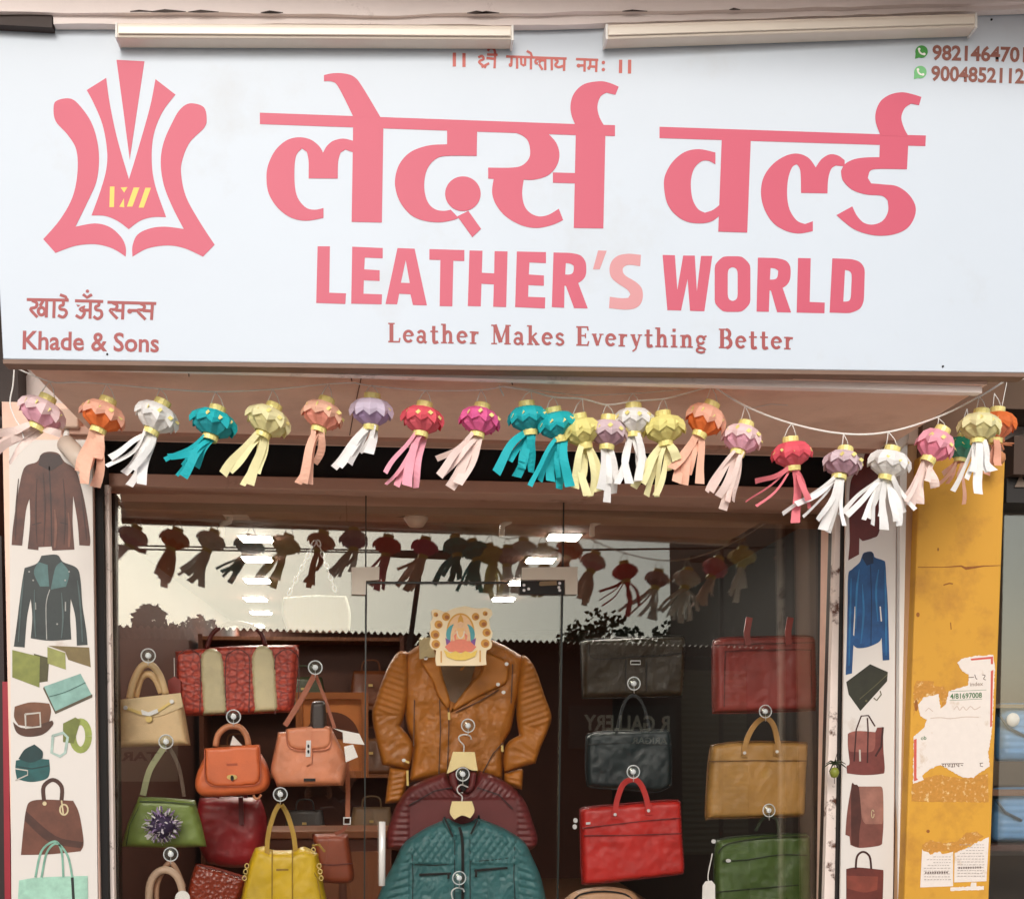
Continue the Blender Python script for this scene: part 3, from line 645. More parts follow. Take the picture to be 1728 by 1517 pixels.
# deity picture cut-out stuck on the glass
stk = thing('deity_sticker', 'cut-out picture of a seated deity between gold bells, stuck on glass door', 'sticker', tuple(PG(777, 1122)))
out = [(553, 950), (580, 940), (615, 948), (650, 960), (690, 945), (730, 930), (760, 925), (800, 918), (850, 930), (900, 935), (950, 930), (990, 945), (998, 975), (985, 1000), (975, 1020), (980, 1060), (985, 1085), (998, 1110), (995, 1140), (985, 1160), (995, 1190), (985, 1225), (955, 1240), (950, 1290), (955, 1345), (880, 1352), (700, 1352), (590, 1352), (582, 1310), (588, 1240), (555, 1225), (540, 1190), (548, 1150), (538, 1115), (548, 1080), (545, 1040), (560, 1005), (553, 975)]
gflat('card', [Zd(out)], mat('card_cream', lin(240, 222, 184), 0.6, 0.05, 30), stk, 0.0065, 0.0015, True)
m_bell = mat('bell_gold', lin(206, 150, 60), 0.5, 0.2, 60); m_bell2 = mat('bell_dark_gold', lin(160, 96, 40), 0.5, 0.2, 60)
for i, (x, y, r) in enumerate(((585, 980, 17), (660, 995, 30), (605, 1052, 30), (580, 1125, 33), (585, 1195, 32), (945, 972, 18), (875, 995, 28), (930, 1045, 30), (955, 1110, 30), (945, 1190, 32))):
    b_ = gflat('bell', [ell(*Zd([(x, y)])[0], r / 4.32, r / 4.32, 18)], m_bell, stk, 0.0085, 0.001)
    gflat('bell_rim', [ell(*Zd([(x + 6, y + 4)])[0], r * .55 / 4.32, r * .5 / 4.32, 14)], m_bell2, b_, 0.010, 0.001)
C_ = lambda n, r, g, b: mat('deity_' + n, lin(r, g, b), 0.6, 0.12, 80)
for nm, pts, m in (
  ('halo', ell(765, 1105, 96, 130, 28), C_('peach', 236, 196, 150)), ('halo_rim', stroke(ell(765, 1105, 96, 130, 28, 140, 400), 12), C_('crown', 214, 160, 70)),
  ('drape', stroke(ell(765, 1130, 88, 96, 16, 150, 235), [6, 14, 22, 26, 30, 32, 34, 34, 34, 34, 32, 30, 26, 22, 16, 10, 6]), C_('teal', 84, 160, 166)), ('drape', stroke(ell(765, 1130, 88, 96, 16, -55, 30), [6, 10, 16, 22, 26, 30, 32, 34, 34, 34, 34, 32, 30, 26, 22, 14, 6]), C_('teal', 84, 160, 166)),
  ('sash', [(655, 1150), (690, 1170), (700, 1230), (665, 1215)], C_('violet', 128, 84, 150)), ('sash', [(878, 1150), (843, 1170), (833, 1230), (868, 1215)], C_('violet', 128, 84, 150)),
  ('robe', [(725, 1095), (805, 1095), (830, 1170), (880, 1215), (850, 1248), (765, 1256), (680, 1248), (650, 1215), (700, 1170)], C_('coral', 226, 132, 108)), ('torso', [(742, 1078), (790, 1078), (800, 1160), (732, 1160)], C_('gold', 236, 190, 130)),
  ('arm', stroke([(742, 1098), (708, 1130), (716, 1172)], 17), C_('skin', 232, 190, 150)), ('arm', stroke([(790, 1098), (824, 1130), (816, 1172)], 17), C_('skin', 232, 190, 150)),
  ('head', ell(766, 1052, 20, 26, 16), C_('skin', 232, 190, 150)), ('crown', [(744, 1040), (750, 1005), (766, 975), (782, 1005), (788, 1040), (766, 1030)], C_('crown', 214, 160, 70)),
  ('garland', stroke(ell(766, 1100, 26, 52, 14, 0, 180), 9), C_('garland', 236, 222, 200)),
  ('lotus', [(640, 1235), (690, 1262), (730, 1245), (765, 1265), (800, 1245), (840, 1262), (890, 1235), (870, 1285), (800, 1312), (730, 1312), (665, 1288)], C_('lotus', 232, 200, 96)),
  ('lamp_stand', stroke([(624, 1245), (624, 1330)], 9), m_bell), ('lamp_stand', stroke([(908, 1240), (908, 1325)], 9), m_bell)):
    k = len(stk.children)
    gflat(nm, [Zd(pts)], m, stk, 0.0084 + 0.0004 * (k - 11), 0.0003)

# ================================================================== picture panels on the pilasters
def panel_thing(name, label, corners, Y, m):
    t = thing(name, label, 'poster panel', tuple(P(corners[2][0], corners[2][1], Y)))
    lo = [P(x, y, Y) for x, y in corners]
    for i, j in ((2, 1), (3, 0)):
        f = (lo[j].z - 0.35) / (lo[j].z - lo[i].z); lo[i] = lo[j] + (lo[i] - lo[j]) * f
    hexa('board', lo, 0.012, m, t, 0.001)
    return t
YP = Y_WALL - 0.014
M_board = mat('printed_board', lin(218, 212, 206), 0.45, 0.03, 3, col2=lin(180, 160, 146), col2_scale=5, col2_lo=0.66, col2_hi=0.86)
pl = panel_thing('poster_panel', 'tall white panel printed with jackets, wallets, belts and handbags, left pilaster', [(15, 742), (155, 742), (165, 1517), (19, 1517)], YP, M_board)
pr = panel_thing('poster_panel', 'tall white panel printed with a blue jacket and brown bags, right pilaster', [(1430, 748), (1514, 748), (1507, 1517), (1418, 1517)], YP, M_board)
def pm(n, r, g, b, v=0.25, s=25, c2=None):
    c = lin(r, g, b); return mat('print_' + n, c, 0.5, v + 0.15, s, col2=c2 or tuple(q * 0.62 for q in c), col2_scale=16, col2_lo=0.42, col2_hi=0.78)
def prt(parent, name, z, pts, m, lay=0, smooth=True, corner=55):
    sh = [z(q) for q in pts] if isinstance(pts[0], list) else [z(pts)]
    return flat(name, sh, YP - 0.0006 - 0.0005 * lay, 0.0006, m, parent, smooth, corner)
ZL = crop(0, 730, 1.927)
pj = prt(pl, 'printed_jacket', ZL, [(135, 70), (160, 62), (190, 68), (210, 95), (245, 120), (265, 180), (280, 250), (293, 340), (292, 368), (258, 366), (252, 290), (238, 205), (236, 290), (242, 380), (170, 383), (168, 370), (125, 372), (125, 382), (90, 378), (98, 290), (96, 215), (85, 250), (78, 310), (72, 367), (38, 365), (42, 310), (55, 220), (70, 140), (85, 108), (120, 95)], pm('chocolate', 92, 50, 36, 0.3, 14, lin(54, 26, 20)))
prt(pj, 'front_seam', ZL, stroke([(160, 110), (166, 240), (168, 370)], 4), pm('seam_brown', 46, 20, 16), 1)
prt(pj, 'collar', ZL, [(130, 75), (162, 66), (195, 74), (205, 100), (165, 125), (125, 105)], pm('collar_brown', 52, 26, 22), 1)
prt(pj, 'pocket', ZL, stroke([(105, 300), (135, 292)], 3), pm('seam_brown', 46, 20, 16), 1); prt(pj, 'pocket', ZL, stroke([(195, 292), (228, 300)], 3), pm('seam_brown', 46, 20, 16), 1)
pj = prt(pl, 'printed_jacket', ZL, [(135, 400), (185, 397), (205, 420), (250, 440), (262, 480), (268, 560), (280, 640), (285, 690), (250, 692), (245, 600), (230, 540), (228, 600), (232, 672), (160, 676), (100, 668), (105, 600), (100, 540), (88, 600), (80, 698), (45, 695), (55, 620), (70, 500), (80, 440), (120, 425)], pm('black_leather', 44, 54, 54, 0.4, 16, lin(22, 26, 28)))
prt(pj, 'lapel', ZL, [(125, 420), (155, 430), (160, 500), (130, 500), (110, 455)], pm('teal_sheen', 76, 112, 112), 1); prt(pj, 'lapel', ZL, [(200, 420), (225, 455), (215, 500), (165, 510), (180, 440)], pm('teal_sheen', 76, 112, 112), 1)
prt(pj, 'zip', ZL, stroke([(162, 510), (150, 560), (152, 672)], 3), pm('zip_grey', 160, 160, 156), 1)
for x, y in ((95, 452), (225, 452), (108, 480), (212, 480), (186, 622)): prt(pj, 'stud', ZL, ell(x, y, 3, 3, 8), pm('zip_grey', 160, 160, 156), 2, False)
for p_ in (stroke([(115, 552), (116, 575)], 4), stroke([(213, 550), (213, 580)], 4)): prt(pj, 'pocket_zip', ZL, p_, pm('zip_grey', 160, 160, 156), 1)
for q in ([(60, 150), (52, 250), (50, 350)], [(262, 180), (272, 260), (282, 350)], [(120, 150), (116, 250), (120, 360)], [(205, 150), (212, 250), (208, 365)], [(140, 130), (146, 240), (142, 368)]): prt(pl, 'jacket_fold', ZL, stroke(q, [2, 5, 2]), pm('fold_brown', 64, 32, 24), 2)
for q in ([(178, 250), (182, 310), (178, 375)], [(222, 260), (226, 320), (224, 372)]): prt(pl, 'jacket_fold', ZL, stroke(q, [3, 9, 6]), pm('fold_light_brown', 122, 76, 60), 2)
for q in ([(78, 470), (68, 560), (60, 680)], [(252, 480), (262, 570), (268, 680)], [(112, 510), (112, 600), (116, 665)], [(200, 520), (205, 600), (200, 668)]): prt(pl, 'jacket_fold', ZL, stroke(q, [2, 6, 3]), pm('fold_black', 74, 92, 92), 2)
w = prt(pl, 'printed_wallet', ZL, [(40, 706), (130, 728), (128, 828), (40, 795)], pm('olive', 128, 134, 62), 1, False); prt(w, 'flap', ZL, [(110, 718), (160, 732), (155, 808), (128, 812)], pm('dark_olive', 74, 70, 34), 0, False)
w = prt(pl, 'printed_wallet', ZL, [(154, 696), (212, 716), (214, 770), (155, 750)], pm('olive2', 150, 152, 84), 1, False); prt(w, 'flap', ZL, [(156, 692), (290, 698), (295, 762), (222, 738), (212, 712)], pm('khaki', 122, 104, 60), 0, False)
w = prt(pl, 'printed_wallet', ZL, [(143, 825), (262, 783), (300, 855), (180, 912)], pm('mint_wallet', 136, 178, 168, 0.12), 0, False)
prt(w, 'wallet_edge', ZL, [(143, 825), (180, 905), (300, 850), (300, 860), (180, 914), (140, 832)], pm('wallet_edge', 84, 74, 54), 1, False); prt(w, 'flap_seam', ZL, stroke([(160, 858), (215, 842), (278, 812)], 3), pm('seam_teal', 70, 108, 100), 2)
M_beltb = pm('belt_brown', 112, 70, 46, 0.3)
w = prt(pl, 'printed_belt', ZL, [[(48, 890), (100, 876), (160, 880), (166, 905), (160, 940), (110, 955), (60, 950), (46, 925)]], M_beltb, 0); prt(w, 'belt_coil', ZL, [(42, 940), (80, 960), (170, 935), (172, 950), (140, 980), (90, 988), (55, 975)], pm('belt_brown_dark', 78, 44, 28), 1)
prt(w, 'buckle', ZL, [stroke(smooth_loop([(82, 915), (130, 910), (132, 955), (84, 960)], 1, 400) + [(82, 915)], 6)], pm('buckle_silver', 196, 190, 180), 2, False)
M_beltg = pm('belt_green', 146, 158, 76, 0.3)
w = prt(pl, 'printed_belt', ZL, [stroke(ell(262, 985, 26, 46, 24) + [(288, 985)], 22)], M_beltg, 0, False); prt(w, 'belt_tail', ZL, [(205, 945), (245, 925), (262, 935), (240, 1010), (205, 1005)], pm('belt_green_dark', 110, 118, 52), 1)
prt(w, 'buckle', ZL, [stroke([(172, 985), (205, 975), (220, 990), (212, 1040), (195, 1052), (168, 1040), (172, 985)], 9)], pm('buckle_mint', 176, 200, 190), 2, False)
M_beltt = pm('belt_teal', 24, 84, 84, 0.4)
w = prt(pl, 'printed_belt', ZL, [(52, 1065), (100, 1058), (160, 1062), (162, 1100), (150, 1125), (100, 1135), (55, 1125), (50, 1095)], M_beltt, 0); prt(w, 'belt_tail', ZL, [(60, 1060), (80, 1030), (112, 1013), (138, 1035), (138, 1058), (100, 1072)], pm('belt_teal_dark', 12, 54, 56), 1)
prt(w, 'belt_groove', ZL, [stroke([(55, 1085), (105, 1092), (158, 1082)], 4)], pm('belt_teal_dark', 12, 54, 56), 2, False); prt(w, 'buckle', ZL, [stroke([(50, 1092), (90, 1098), (90, 1112), (50, 1130)], 4)], pm('buckle_silver', 196, 190, 180), 3, False)
w = prt(pl, 'printed_handbag', ZL, [(100, 1198), (150, 1192), (238, 1196), (258, 1240), (272, 1330), (262, 1360), (160, 1370), (68, 1372), (76, 1290), (85, 1225)], pm('bag_brown', 106, 62, 46, 0.25), 0)
prt(w, 'handle', ZL, [stroke(smooth_loop([(143, 1195), (142, 1150), (172, 1128), (200, 1150), (200, 1195)], 5, 400, False), 13)], pm('bag_brown_dark', 72, 40, 30), 1, False); prt(w, 'fold', ZL, [(85, 1230), (180, 1310), (272, 1330), (262, 1350), (160, 1330), (80, 1260)], pm('bag_brown_dark', 72, 40, 30), 1)
prt(w, 'charm', ZL, [stroke(ell(208, 1225, 13, 17, 16) + [(221, 1225)], 5), stroke([(200, 1195), (206, 1240)], 5), ell(145, 1205, 7, 7, 10)], pm('charm_gold', 206, 190, 150), 2, False)
w = prt(pl, 'printed_handbag', ZL, [(62, 1455), (130, 1445), (285, 1440), (288, 1620), (52, 1620)], pm('bag_mint', 160, 204, 184, 0.12), 2)
for pts in ([(115, 1445), (135, 1360), (178, 1328), (200, 1360), (206, 1445)], [(135, 1445), (152, 1365), (185, 1335), (220, 1375), (235, 1445)]): prt(w, 'handle', ZL, [stroke(smooth_loop(pts, 5, 400, False), 7)], pm('bag_mint_dark', 124, 172, 152), 3, False)
prt(w, 'charm', ZL, [stroke([(235, 1445), (240, 1530)], 9)], pm('charm_black', 30, 36, 34), 3, False)
ZR = crop(1390, 760, 3.99); ZQ = crop(1390, 1090, 3.553)
prt(pr, 'printed_jacket', ZR, [(275, 30), (310, 10), (350, 20), (380, 60), (400, 120), (420, 200), (410, 350), (372, 552), (330, 590), (262, 610), (240, 590), (238, 700), (165, 740), (175, 600), (170, 400), (180, 220), (215, 150), (260, 120)], pm('oxblood', 98, 34, 30, 0.3, 14))
w = prt(pr, 'printed_jacket', ZR, [(255, 720), (270, 690), (315, 680), (335, 695), (345, 720), (400, 740), (415, 762), (422, 880), (432, 1050), (442, 1410), (397, 1413), (390, 1260), (370, 1290), (300, 1322), (230, 1330), (200, 1310), (190, 1500), (148, 1510), (155, 1300), (160, 1050), (165, 840), (190, 800), (240, 755)], pm('blue', 24, 78, 130, 0.35, 14, lin(14, 50, 96)), 0)
prt(w, 'zip', ZR, [stroke([(315, 770), (322, 1000), (318, 1310)], 5)], pm('blue_dark', 10, 38, 72), 1, False); prt(w, 'collar', ZR, [(258, 722), (272, 692), (315, 682), (332, 697), (335, 760), (290, 775)], pm('blue_dark', 10, 38, 72), 1)
prt(w, 'sleeve_gap', ZR, [[(208, 1050), (216, 1050), (205, 1250), (198, 1240)], [(376, 1050), (384, 1050), (392, 1150), (384, 1150)]], M_board, 1, False)
for q in ([(240, 800), (222, 950), (215, 1200)], [(370, 800), (352, 950), (365, 1150)], [(260, 900), (268, 1100), (250, 1300)], [(185, 860), (178, 1100), (170, 1450)], [(412, 800), (418, 1050), (420, 1380)]): prt(pr, 'jacket_fold', ZR, stroke(q, [4, 14, 5]), pm('fold_blue', 40, 112, 164), 2)
w = prt(pr, 'printed_briefcase', ZQ, [(135, 215), (278, 108), (384, 155), (380, 210), (220, 388), (150, 290)], pm('black_case', 44, 44, 30, 0.3), 0, False)
prt(w, 'case_seam', ZQ, [stroke([(215, 318), (300, 245), (382, 170)], 4)], pm('case_edge', 96, 92, 62), 1, False); prt(w, 'handle', ZQ, [stroke([(300, 310), (318, 325), (345, 290), (338, 268)], 6), ell(255, 328, 7, 7, 8)], pm('case_edge', 96, 92, 62), 2, False)
w = prt(pr, 'printed_handbag', ZQ, [(145, 525), (200, 508), (310, 515), (320, 488), (355, 485), (358, 620), (365, 745), (340, 765), (240, 772), (140, 762), (138, 720), (155, 700), (145, 600)], pm('bag_maroon', 116, 56, 50, 0.3), 0)
prt(w, 'flap', ZQ, [(150, 520), (200, 508), (310, 515), (305, 610), (270, 635), (160, 632), (146, 600)], pm('bag_rose', 148, 86, 76), 1); prt(w, 'strap', ZQ, [stroke([(182, 690), (195, 500), (225, 418), (268, 415), (308, 480)], 8), stroke([(262, 700), (266, 500), (262, 430)], 8), stroke([(355, 485), (345, 600), (310, 660)], 12)], pm('strap_dark', 60, 24, 20), 2, False); prt(w, 'clasp', ZQ, [stroke([(216, 620), (218, 690)], 10)], pm('buckle_silver', 196, 190, 180), 3, False)
w = prt(pr, 'printed_handbag', ZQ, [(165, 850), (185, 828), (210, 840), (340, 840), (352, 870), (358, 1050), (350, 1185), (320, 1198), (215, 1208), (160, 1190), (155, 1140), (130, 1130), (140, 1000)], pm('satchel', 122, 70, 60, 0.3), 0)
prt(w, 'flap', ZQ, [(212, 842), (340, 840), (355, 870), (356, 1045), (330, 1065), (250, 1065), (228, 1020)], pm('satchel_light', 152, 104, 90), 1); prt(w, 'side', ZQ, [(165, 850), (185, 830), (210, 850), (225, 1020), (215, 1100), (210, 1205), (165, 1190)], pm('strap_dark2', 78, 38, 30), 1); prt(w, 'clasp', ZQ, [stroke(ell(294, 1005, 8, 24, 12), 4)], pm('charm_gold', 206, 190, 150), 2, False)
w = prt(pr, 'printed_handbag', ZQ, [(135, 1335), (200, 1325), (355, 1340), (358, 1375), (350, 1620), (135, 1620)], pm('brief_brown', 102, 44, 36, 0.3), 0)
prt(w, 'flap', ZQ, [(137, 1375), (325, 1380), (320, 1460), (240, 1475), (140, 1450)], pm('brief_flap', 130, 62, 48), 1); prt(w, 'handle', ZQ, [stroke(smooth_loop([(192, 1335), (200, 1260), (237, 1232), (275, 1260), (285, 1335)], 5, 400, False), 12)], pm('strap_dark', 60, 24, 20), 1, False)
# white trim and pipe between panel and pillar
tr = flat('corner_trim', [[(1514, 740), (1527, 740), (1521, 1900), (1508, 1900)]], Y_WALL - 0.012, 0.03, M_white)
tag(tr, 'thin white corner trim between the right poster panel and brown pipe', 'trim')
p0, p1 = P(1538, 750, Y_WALL - 0.02), P(1523, 1517, Y_WALL - 0.02)
dp = tube('drain_pipe', [p0, p1, p0 + (p1 - p0) * ((p0.z - 0.01) / (p0.z - p1.z))], 0.034, mat('pipe_tan', lin(176, 136, 98), 0.6, 0.1, 8, 0.2, 40), None, 14, 1)
tag(dp, 'tan drain pipe beside the yellow pillar', 'pipe')
# small white bracket lamps under the capitals
for (a, b, lab) in (((112, 750), (142, 782), 'white bullet camera under the left capital, beside the brown printed jacket'), ((1519, 738), (1500, 762), 'white bullet camera under the right capital, above the blue printed jacket')):
    t = thing('bullet_camera', lab, 'camera', tuple(P(a[0], a[1], Y_WALL - 0.03)), 'bullet cameras under the canopy')
    A, B = P(*a, Y_WALL - 0.04), P(*b, Y_WALL - 0.15)
    tube('camera_body', [A, A + (B - A) * .5, B], 0.034, mat('camera_white', lin(222, 204, 188), 0.4, 0.05, 10), t, 16, 1)
    d = (B - A).normalized(); tube('lens_ring', [B + d * 0.001, B + d * 0.012], 0.027, mat('lens_grey', lin(120, 100, 88), 0.4, 0.1, 10), t, 14)
    tube('mount_arm', [A + Vector((0, 0.03, 0.07)), A + Vector((0, 0, 0.03)), A + d * 0.03], 0.011, M_white, t, 8)

# ================================================================== yellow pillar with torn bills
Y_PIL = Y_WALL - 0.10
M_ypil = mat('yellow_paint', lin(212, 156, 50), 0.65, 0.13, 2.2, 0.35, 30, col2=lin(164, 108, 44), col2_scale=5, col2_lo=0.50, col2_hi=0.82)
pil_ = thing('yellow_pillar', 'square pillar painted yellow with torn paper bills and rust stains', 'pillar', tuple(P(1600, 1900, Y_PIL)))
a, b, c, d = P(1552, 770, Y_PIL), P(1697, 765, Y_PIL), P(1669, 1517, Y_PIL), P(1526, 1517, Y_PIL)
c = b + (c - b) * ((b.z - 0.005) / (b.z - c.z)); d = a + (d - a) * ((a.z - 0.005) / (a.z - d.z))
hexa('shaft', [a, b, c, d], 0.09, M_ypil, pil_, 0.006)
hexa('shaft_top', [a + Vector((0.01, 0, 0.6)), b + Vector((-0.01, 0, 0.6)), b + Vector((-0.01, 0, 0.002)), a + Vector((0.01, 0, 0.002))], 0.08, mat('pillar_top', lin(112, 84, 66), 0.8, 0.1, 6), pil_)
YQ = Y_PIL - 0.0005
M_stain = mat('rust_stain', lin(150, 92, 40), 0.8, 0.4, 60); M_glue = mat('glue_residue', lin(196, 138, 60), 0.85, 0.25, 90, 0.5, 120, col2=lin(232, 205, 150), col2_scale=45, col2_lo=0.56, col2_hi=0.66)
flat('paint_crack', [stroke([(1549, 957), (1590, 957), (1622, 955), (1630, 959), (1660, 955), (1689, 954)], [1.2, 1, 2.5, 5, 2, 1])], YQ, 0.0004, M_stain, pil_)
flat('stain', [ell(1583, 927, 1.5, 3, 8), stroke([(1592, 987), (1602, 984), (1608, 985)], 2), ell(1549, 1037, 3, 4, 9), stroke([(1604, 1050), (1605, 1062)], 1.5), ell(1546, 1190, 3, 10, 9), ell(1566, 1402, 3, 3, 8)], YQ, 0.0004, M_stain, pil_)
rnd = random.Random(4)
def ragged(pts, amp, n=3, seed=1, closed=True):
    r = random.Random(seed); o = []; N = len(pts)
    for i in range(N if closed else N - 1):
        a, b = pts[i], pts[(i + 1) % N]; L = math.hypot(b[0] - a[0], b[1] - a[1]); k = max(1, int(L / n))
        for j in range(k):
            t = j / k; o.append((a[0] + (b[0] - a[0]) * t + (r.uniform(-amp, amp) if j else 0), a[1] + (b[1] - a[1]) * t + (r.uniform(-amp, amp) if j else 0)))
    return o
M_torn = mat('torn_paper', lin(232, 222, 214), 0.85, 0.05, 40, 0.4, 200, col2=lin(206, 184, 160), col2_scale=14, col2_lo=0.6, col2_hi=0.75)
bill = thing('torn_bill', 'large torn white bill with red border and green phone number on the yellow pillar', 'poster', tuple(P(1600, 1320, YQ)))
up = [(800, 100), (830, 75), (900, 60), (1015, 52), (1025, 130), (1010, 480), (1000, 560), (985, 640), (995, 720), (930, 760), (900, 790), (830, 785), (760, 745), (700, 712), (640, 735), (590, 775), (600, 800), (535, 825), (540, 540), (600, 490), (620, 440), (580, 420), (565, 350), (600, 305), (690, 288), (700, 375), (730, 350), (750, 270), (865, 235), (870, 170), (830, 150)]
flat('paper', [ragged(ZQ(up), 0.9, 2.5, 3)], YQ, 0.0010, M_torn, bill)
flat('residue', [ragged(ZQ([(530, 830), (600, 790), (700, 770), (830, 795), (985, 760), (990, 935), (700, 932), (525, 930)]), 1.0, 3, 5)], YQ, 0.0004, M_glue, bill)
flat('residue', [ragged(ZQ([(540, 240), (560, 205), (660, 210), (660, 240), (720, 240), (750, 300), (720, 375), (690, 290), (600, 300), (560, 340), (540, 420)]), 0.9, 2.5, 6)], YQ, 0.0004, M_glue, bill)
m_rb = mat('bill_red', lin(206, 92, 80), 0.7, 0.1, 60); m_gr = mat('bill_green', lin(60, 110, 60), 0.7, 0.1, 60); m_gy = mat('bill_grey', lin(150, 128, 112), 0.8, 0.2, 60)
flat('red_border', [ZQ([(880, 75), (1015, 62), (1015, 108), (1002, 108), (1002, 76), (885, 86)]), ZQ([(1002, 150), (1016, 142), (1008, 480), (998, 486)]), ZQ([(541, 560), (557, 555), (556, 790), (566, 800), (541, 810)])], YQ - 0.001, 0.0003, m_rb, bill)
def q_place(dy): return lambda x, y: P(x, y, YQ) + Vector((0, -dy, 0))
def tq(name, s, x0, y0, x1, y1, h, m, bold=0.02, par=bill, dy=0.0014):
    a_, b_ = ZQ([(x0, y0)])[0], ZQ([(x1, y1)])[0]
    return text_px(name, s, a_[0], a_[1], b_[0], b_[1], h / 3.553, q_place(dy), m, par, bold)
flat('green_rule', [stroke(ZQ([(758, 272), (975, 262)]), 0.6), stroke(ZQ([(755, 325), (950, 316)]), 0.6)], YQ - 0.001, 0.0003, m_gr, bill)
tq('phone_line', '4/81697008', 758, 316, 948, 308, 32, m_gr, 0.02); tq('ob_line', 'ob', 582, 562, 615, 560, 24, m_gr, 0.01)
tq('index_line', 'index', 878, 240, 955, 236, 24, m_gy, 0.01)
pen2 = lambda name, strokes, w, m, par, dy=0.0011: flat(name, [stroke(ZQ(smooth_loop(st, 3, 400, False) if len(st) > 2 else st), w / 3.553) for st in strokes], YQ - dy, 0.0003, m, par)
pen2('devanagari_line', [[(706, 705), (838, 703)], [(718, 706), (712, 716), (722, 722)], [(730, 706), (730, 724)], [(742, 708), (750, 718), (744, 724)], [(756, 706), (756, 724)], [(770, 706), (772, 716), (766, 724), (778, 722)], [(784, 706), (784, 724)], [(796, 706), (800, 716), (808, 718)], [(810, 706), (810, 724)], [(822, 712), (834, 716)]], 4, mat('bill_dark', lin(96, 74, 60), 0.8, 0.2, 60), bill)
pen2('devanagari_line', [[(935, 702), (955, 700)], [(940, 704), (938, 718), (955, 722)], [(870, 188), (900, 186)], [(905, 170), (912, 192), (920, 200)], [(950, 172), (968, 176), (958, 196), (972, 202)]], 4, mat('bill_dark', lin(96, 74, 60), 0.8, 0.2, 60), bill)
pen2('faded_line', [[(780, 380), (800, 360), (815, 385), (835, 362), (855, 384), (880, 360), (905, 380), (940, 362)], [(610, 390), (630, 370), (655, 392)], [(640, 432), (700, 428), (760, 434), (850, 424), (930, 426)]], 5, mat('bill_faded', lin(206, 186, 172), 0.8, 0.1, 60), bill)
def notice(label, pts, tops, seed):
    t = thing('paper_notice', label, 'poster', tuple(P(1600, 1500, YQ)), 'printed notices low on the pillar')
    flat('paper', [ragged(ZQ(pts[:tops]), 1.4, 2.5, seed, False) + ZQ(pts[tops - 1:])], YQ, 0.0008, M_torn, t)
    return t
n1 = notice('small white printed notice, lower left on the yellow pillar, torn along its top', [(590, 1215), (640, 1250), (690, 1230), (720, 1245), (775, 1230), (775, 1438), (578, 1445)], 5, 8)
n2 = notice('small white printed notice, lower right on the yellow pillar beside another notice', [(785, 1240), (860, 1210), (900, 1185), (990, 1145), (975, 1408), (782, 1415)], 4, 9)
for par, x0, x1, ys, ye, seed in ((n1, 600, 762, 1262, 1400, 2), (n2, 800, 962, 1190, 1380, 3)):
    r = random.Random(seed); y = ys; st = []
    while y < ye:
        x = x0 + r.uniform(0, 60) * (1 if y < ys + 60 else 0)
        while x < x1 - 8:
            w_ = r.uniform(6, 18); st.append([(x, y), (min(x + w_, x1), y - w_ * 0.04)]); x += w_ + 6
        y += 17
    pen2('print_lines', st, 3.5, mat('notice_grey', lin(172, 160, 154), 0.8, 0.2, 60), par, 0.0009)
    yb = 1357 if par is n1 else 1327
    st = [[(x, yb - (x - x0) * 0.02), (x + 9, yb + 2 - (x - x0) * 0.02)] for x in range(x0 + 8, x1 - 20, 14)]
    pen2('bold_line', st, 11, mat('notice_dark', lin(112, 96, 90), 0.8, 0.2, 60), par, 0.0010)
sc_ = flat('paper_scrap', [ragged(ZQ([(760, 1445), (880, 1440), (885, 1415), (915, 1415), (915, 1438), (960, 1436), (960, 1460), (760, 1466)]), 0.6, 2.5, 11)], YQ, 0.0008, M_torn)
tag(sc_, 'white paper scrap below the two notices on the yellow pillar', 'paper')
flat('residue', [ragged(ZQ([(590, 1190), (640, 1160), (720, 1180), (800, 1170), (850, 1120), (920, 1110), (960, 1140), (880, 1190), (800, 1230), (690, 1225), (640, 1240), (590, 1210)]), 1.2, 2.5, 12)], YQ, 0.0004, M_glue, pil_)

# ================================================================== neighbouring shops at both edges
nb = thing('neighbour_shop', 'dark neighbouring shop front with glass at the right edge', 'building', (P(1900, 1200, 4.7).x, 4.7, 0))
xa = P(1690, 1200, 4.62).x - 0.06
box('wall', (xa + 0.3, 6.0, 0.005), (xa + 2.2, 6.1, 3.6), mat('neighbour_brown', lin(104, 84, 64), 0.7, 0.2, 3), nb)
box('beam', (xa, 4.55, P(1710, 690, 4.55).z), (xa + 2.2, 5.6, P(1710, 640, 4.55).z), mat('neighbour_wood', lin(96, 74, 58), 0.7, 0.3, 5), nb)
box('beam', (xa, 4.45, P(1710, 800, 4.45).z), (xa + 2.2, 4.6, P(1710, 735, 4.45).z), mat('neighbour_wood2', lin(74, 56, 46), 0.7, 0.3, 5), nb)
box('fascia', (xa, 4.50, P(1710, 848, 4.5).z), (xa + 2.2, 4.7, P(1710, 806, 4.5).z), mat('neighbour_black', lin(34, 30, 28), 0.6, 0.3, 5), nb)
nbg = box('glass', (xa, 4.62, 0.3), (xa + 2.2, 4.63, P(1710, 849, 4.62).z), glass_mat('neighbour_glass', 2.1), nb)
flat('painted_mark', [[(1712, 822), (1722, 800), (1732, 822)]], 4.495, 0.002, mat('mark_tan', lin(120, 104, 92), 0.7), nb)
for z0, z1, c in ((1340, 1330, (120, 84, 60)), (1196, 1190, (128, 108, 84)), (1430, 1420, (90, 60, 48))):
    box('shelf', (xa, 4.66, P(1700, z0, 4.8).z), (xa + 2.0, 5.2, P(1700, z1, 4.8).z), mat('shelf_%d' % c[0], lin(*c), 0.6, 0.15, 5), nb)
mb = leather('sky_blue', 110, 160, 206)
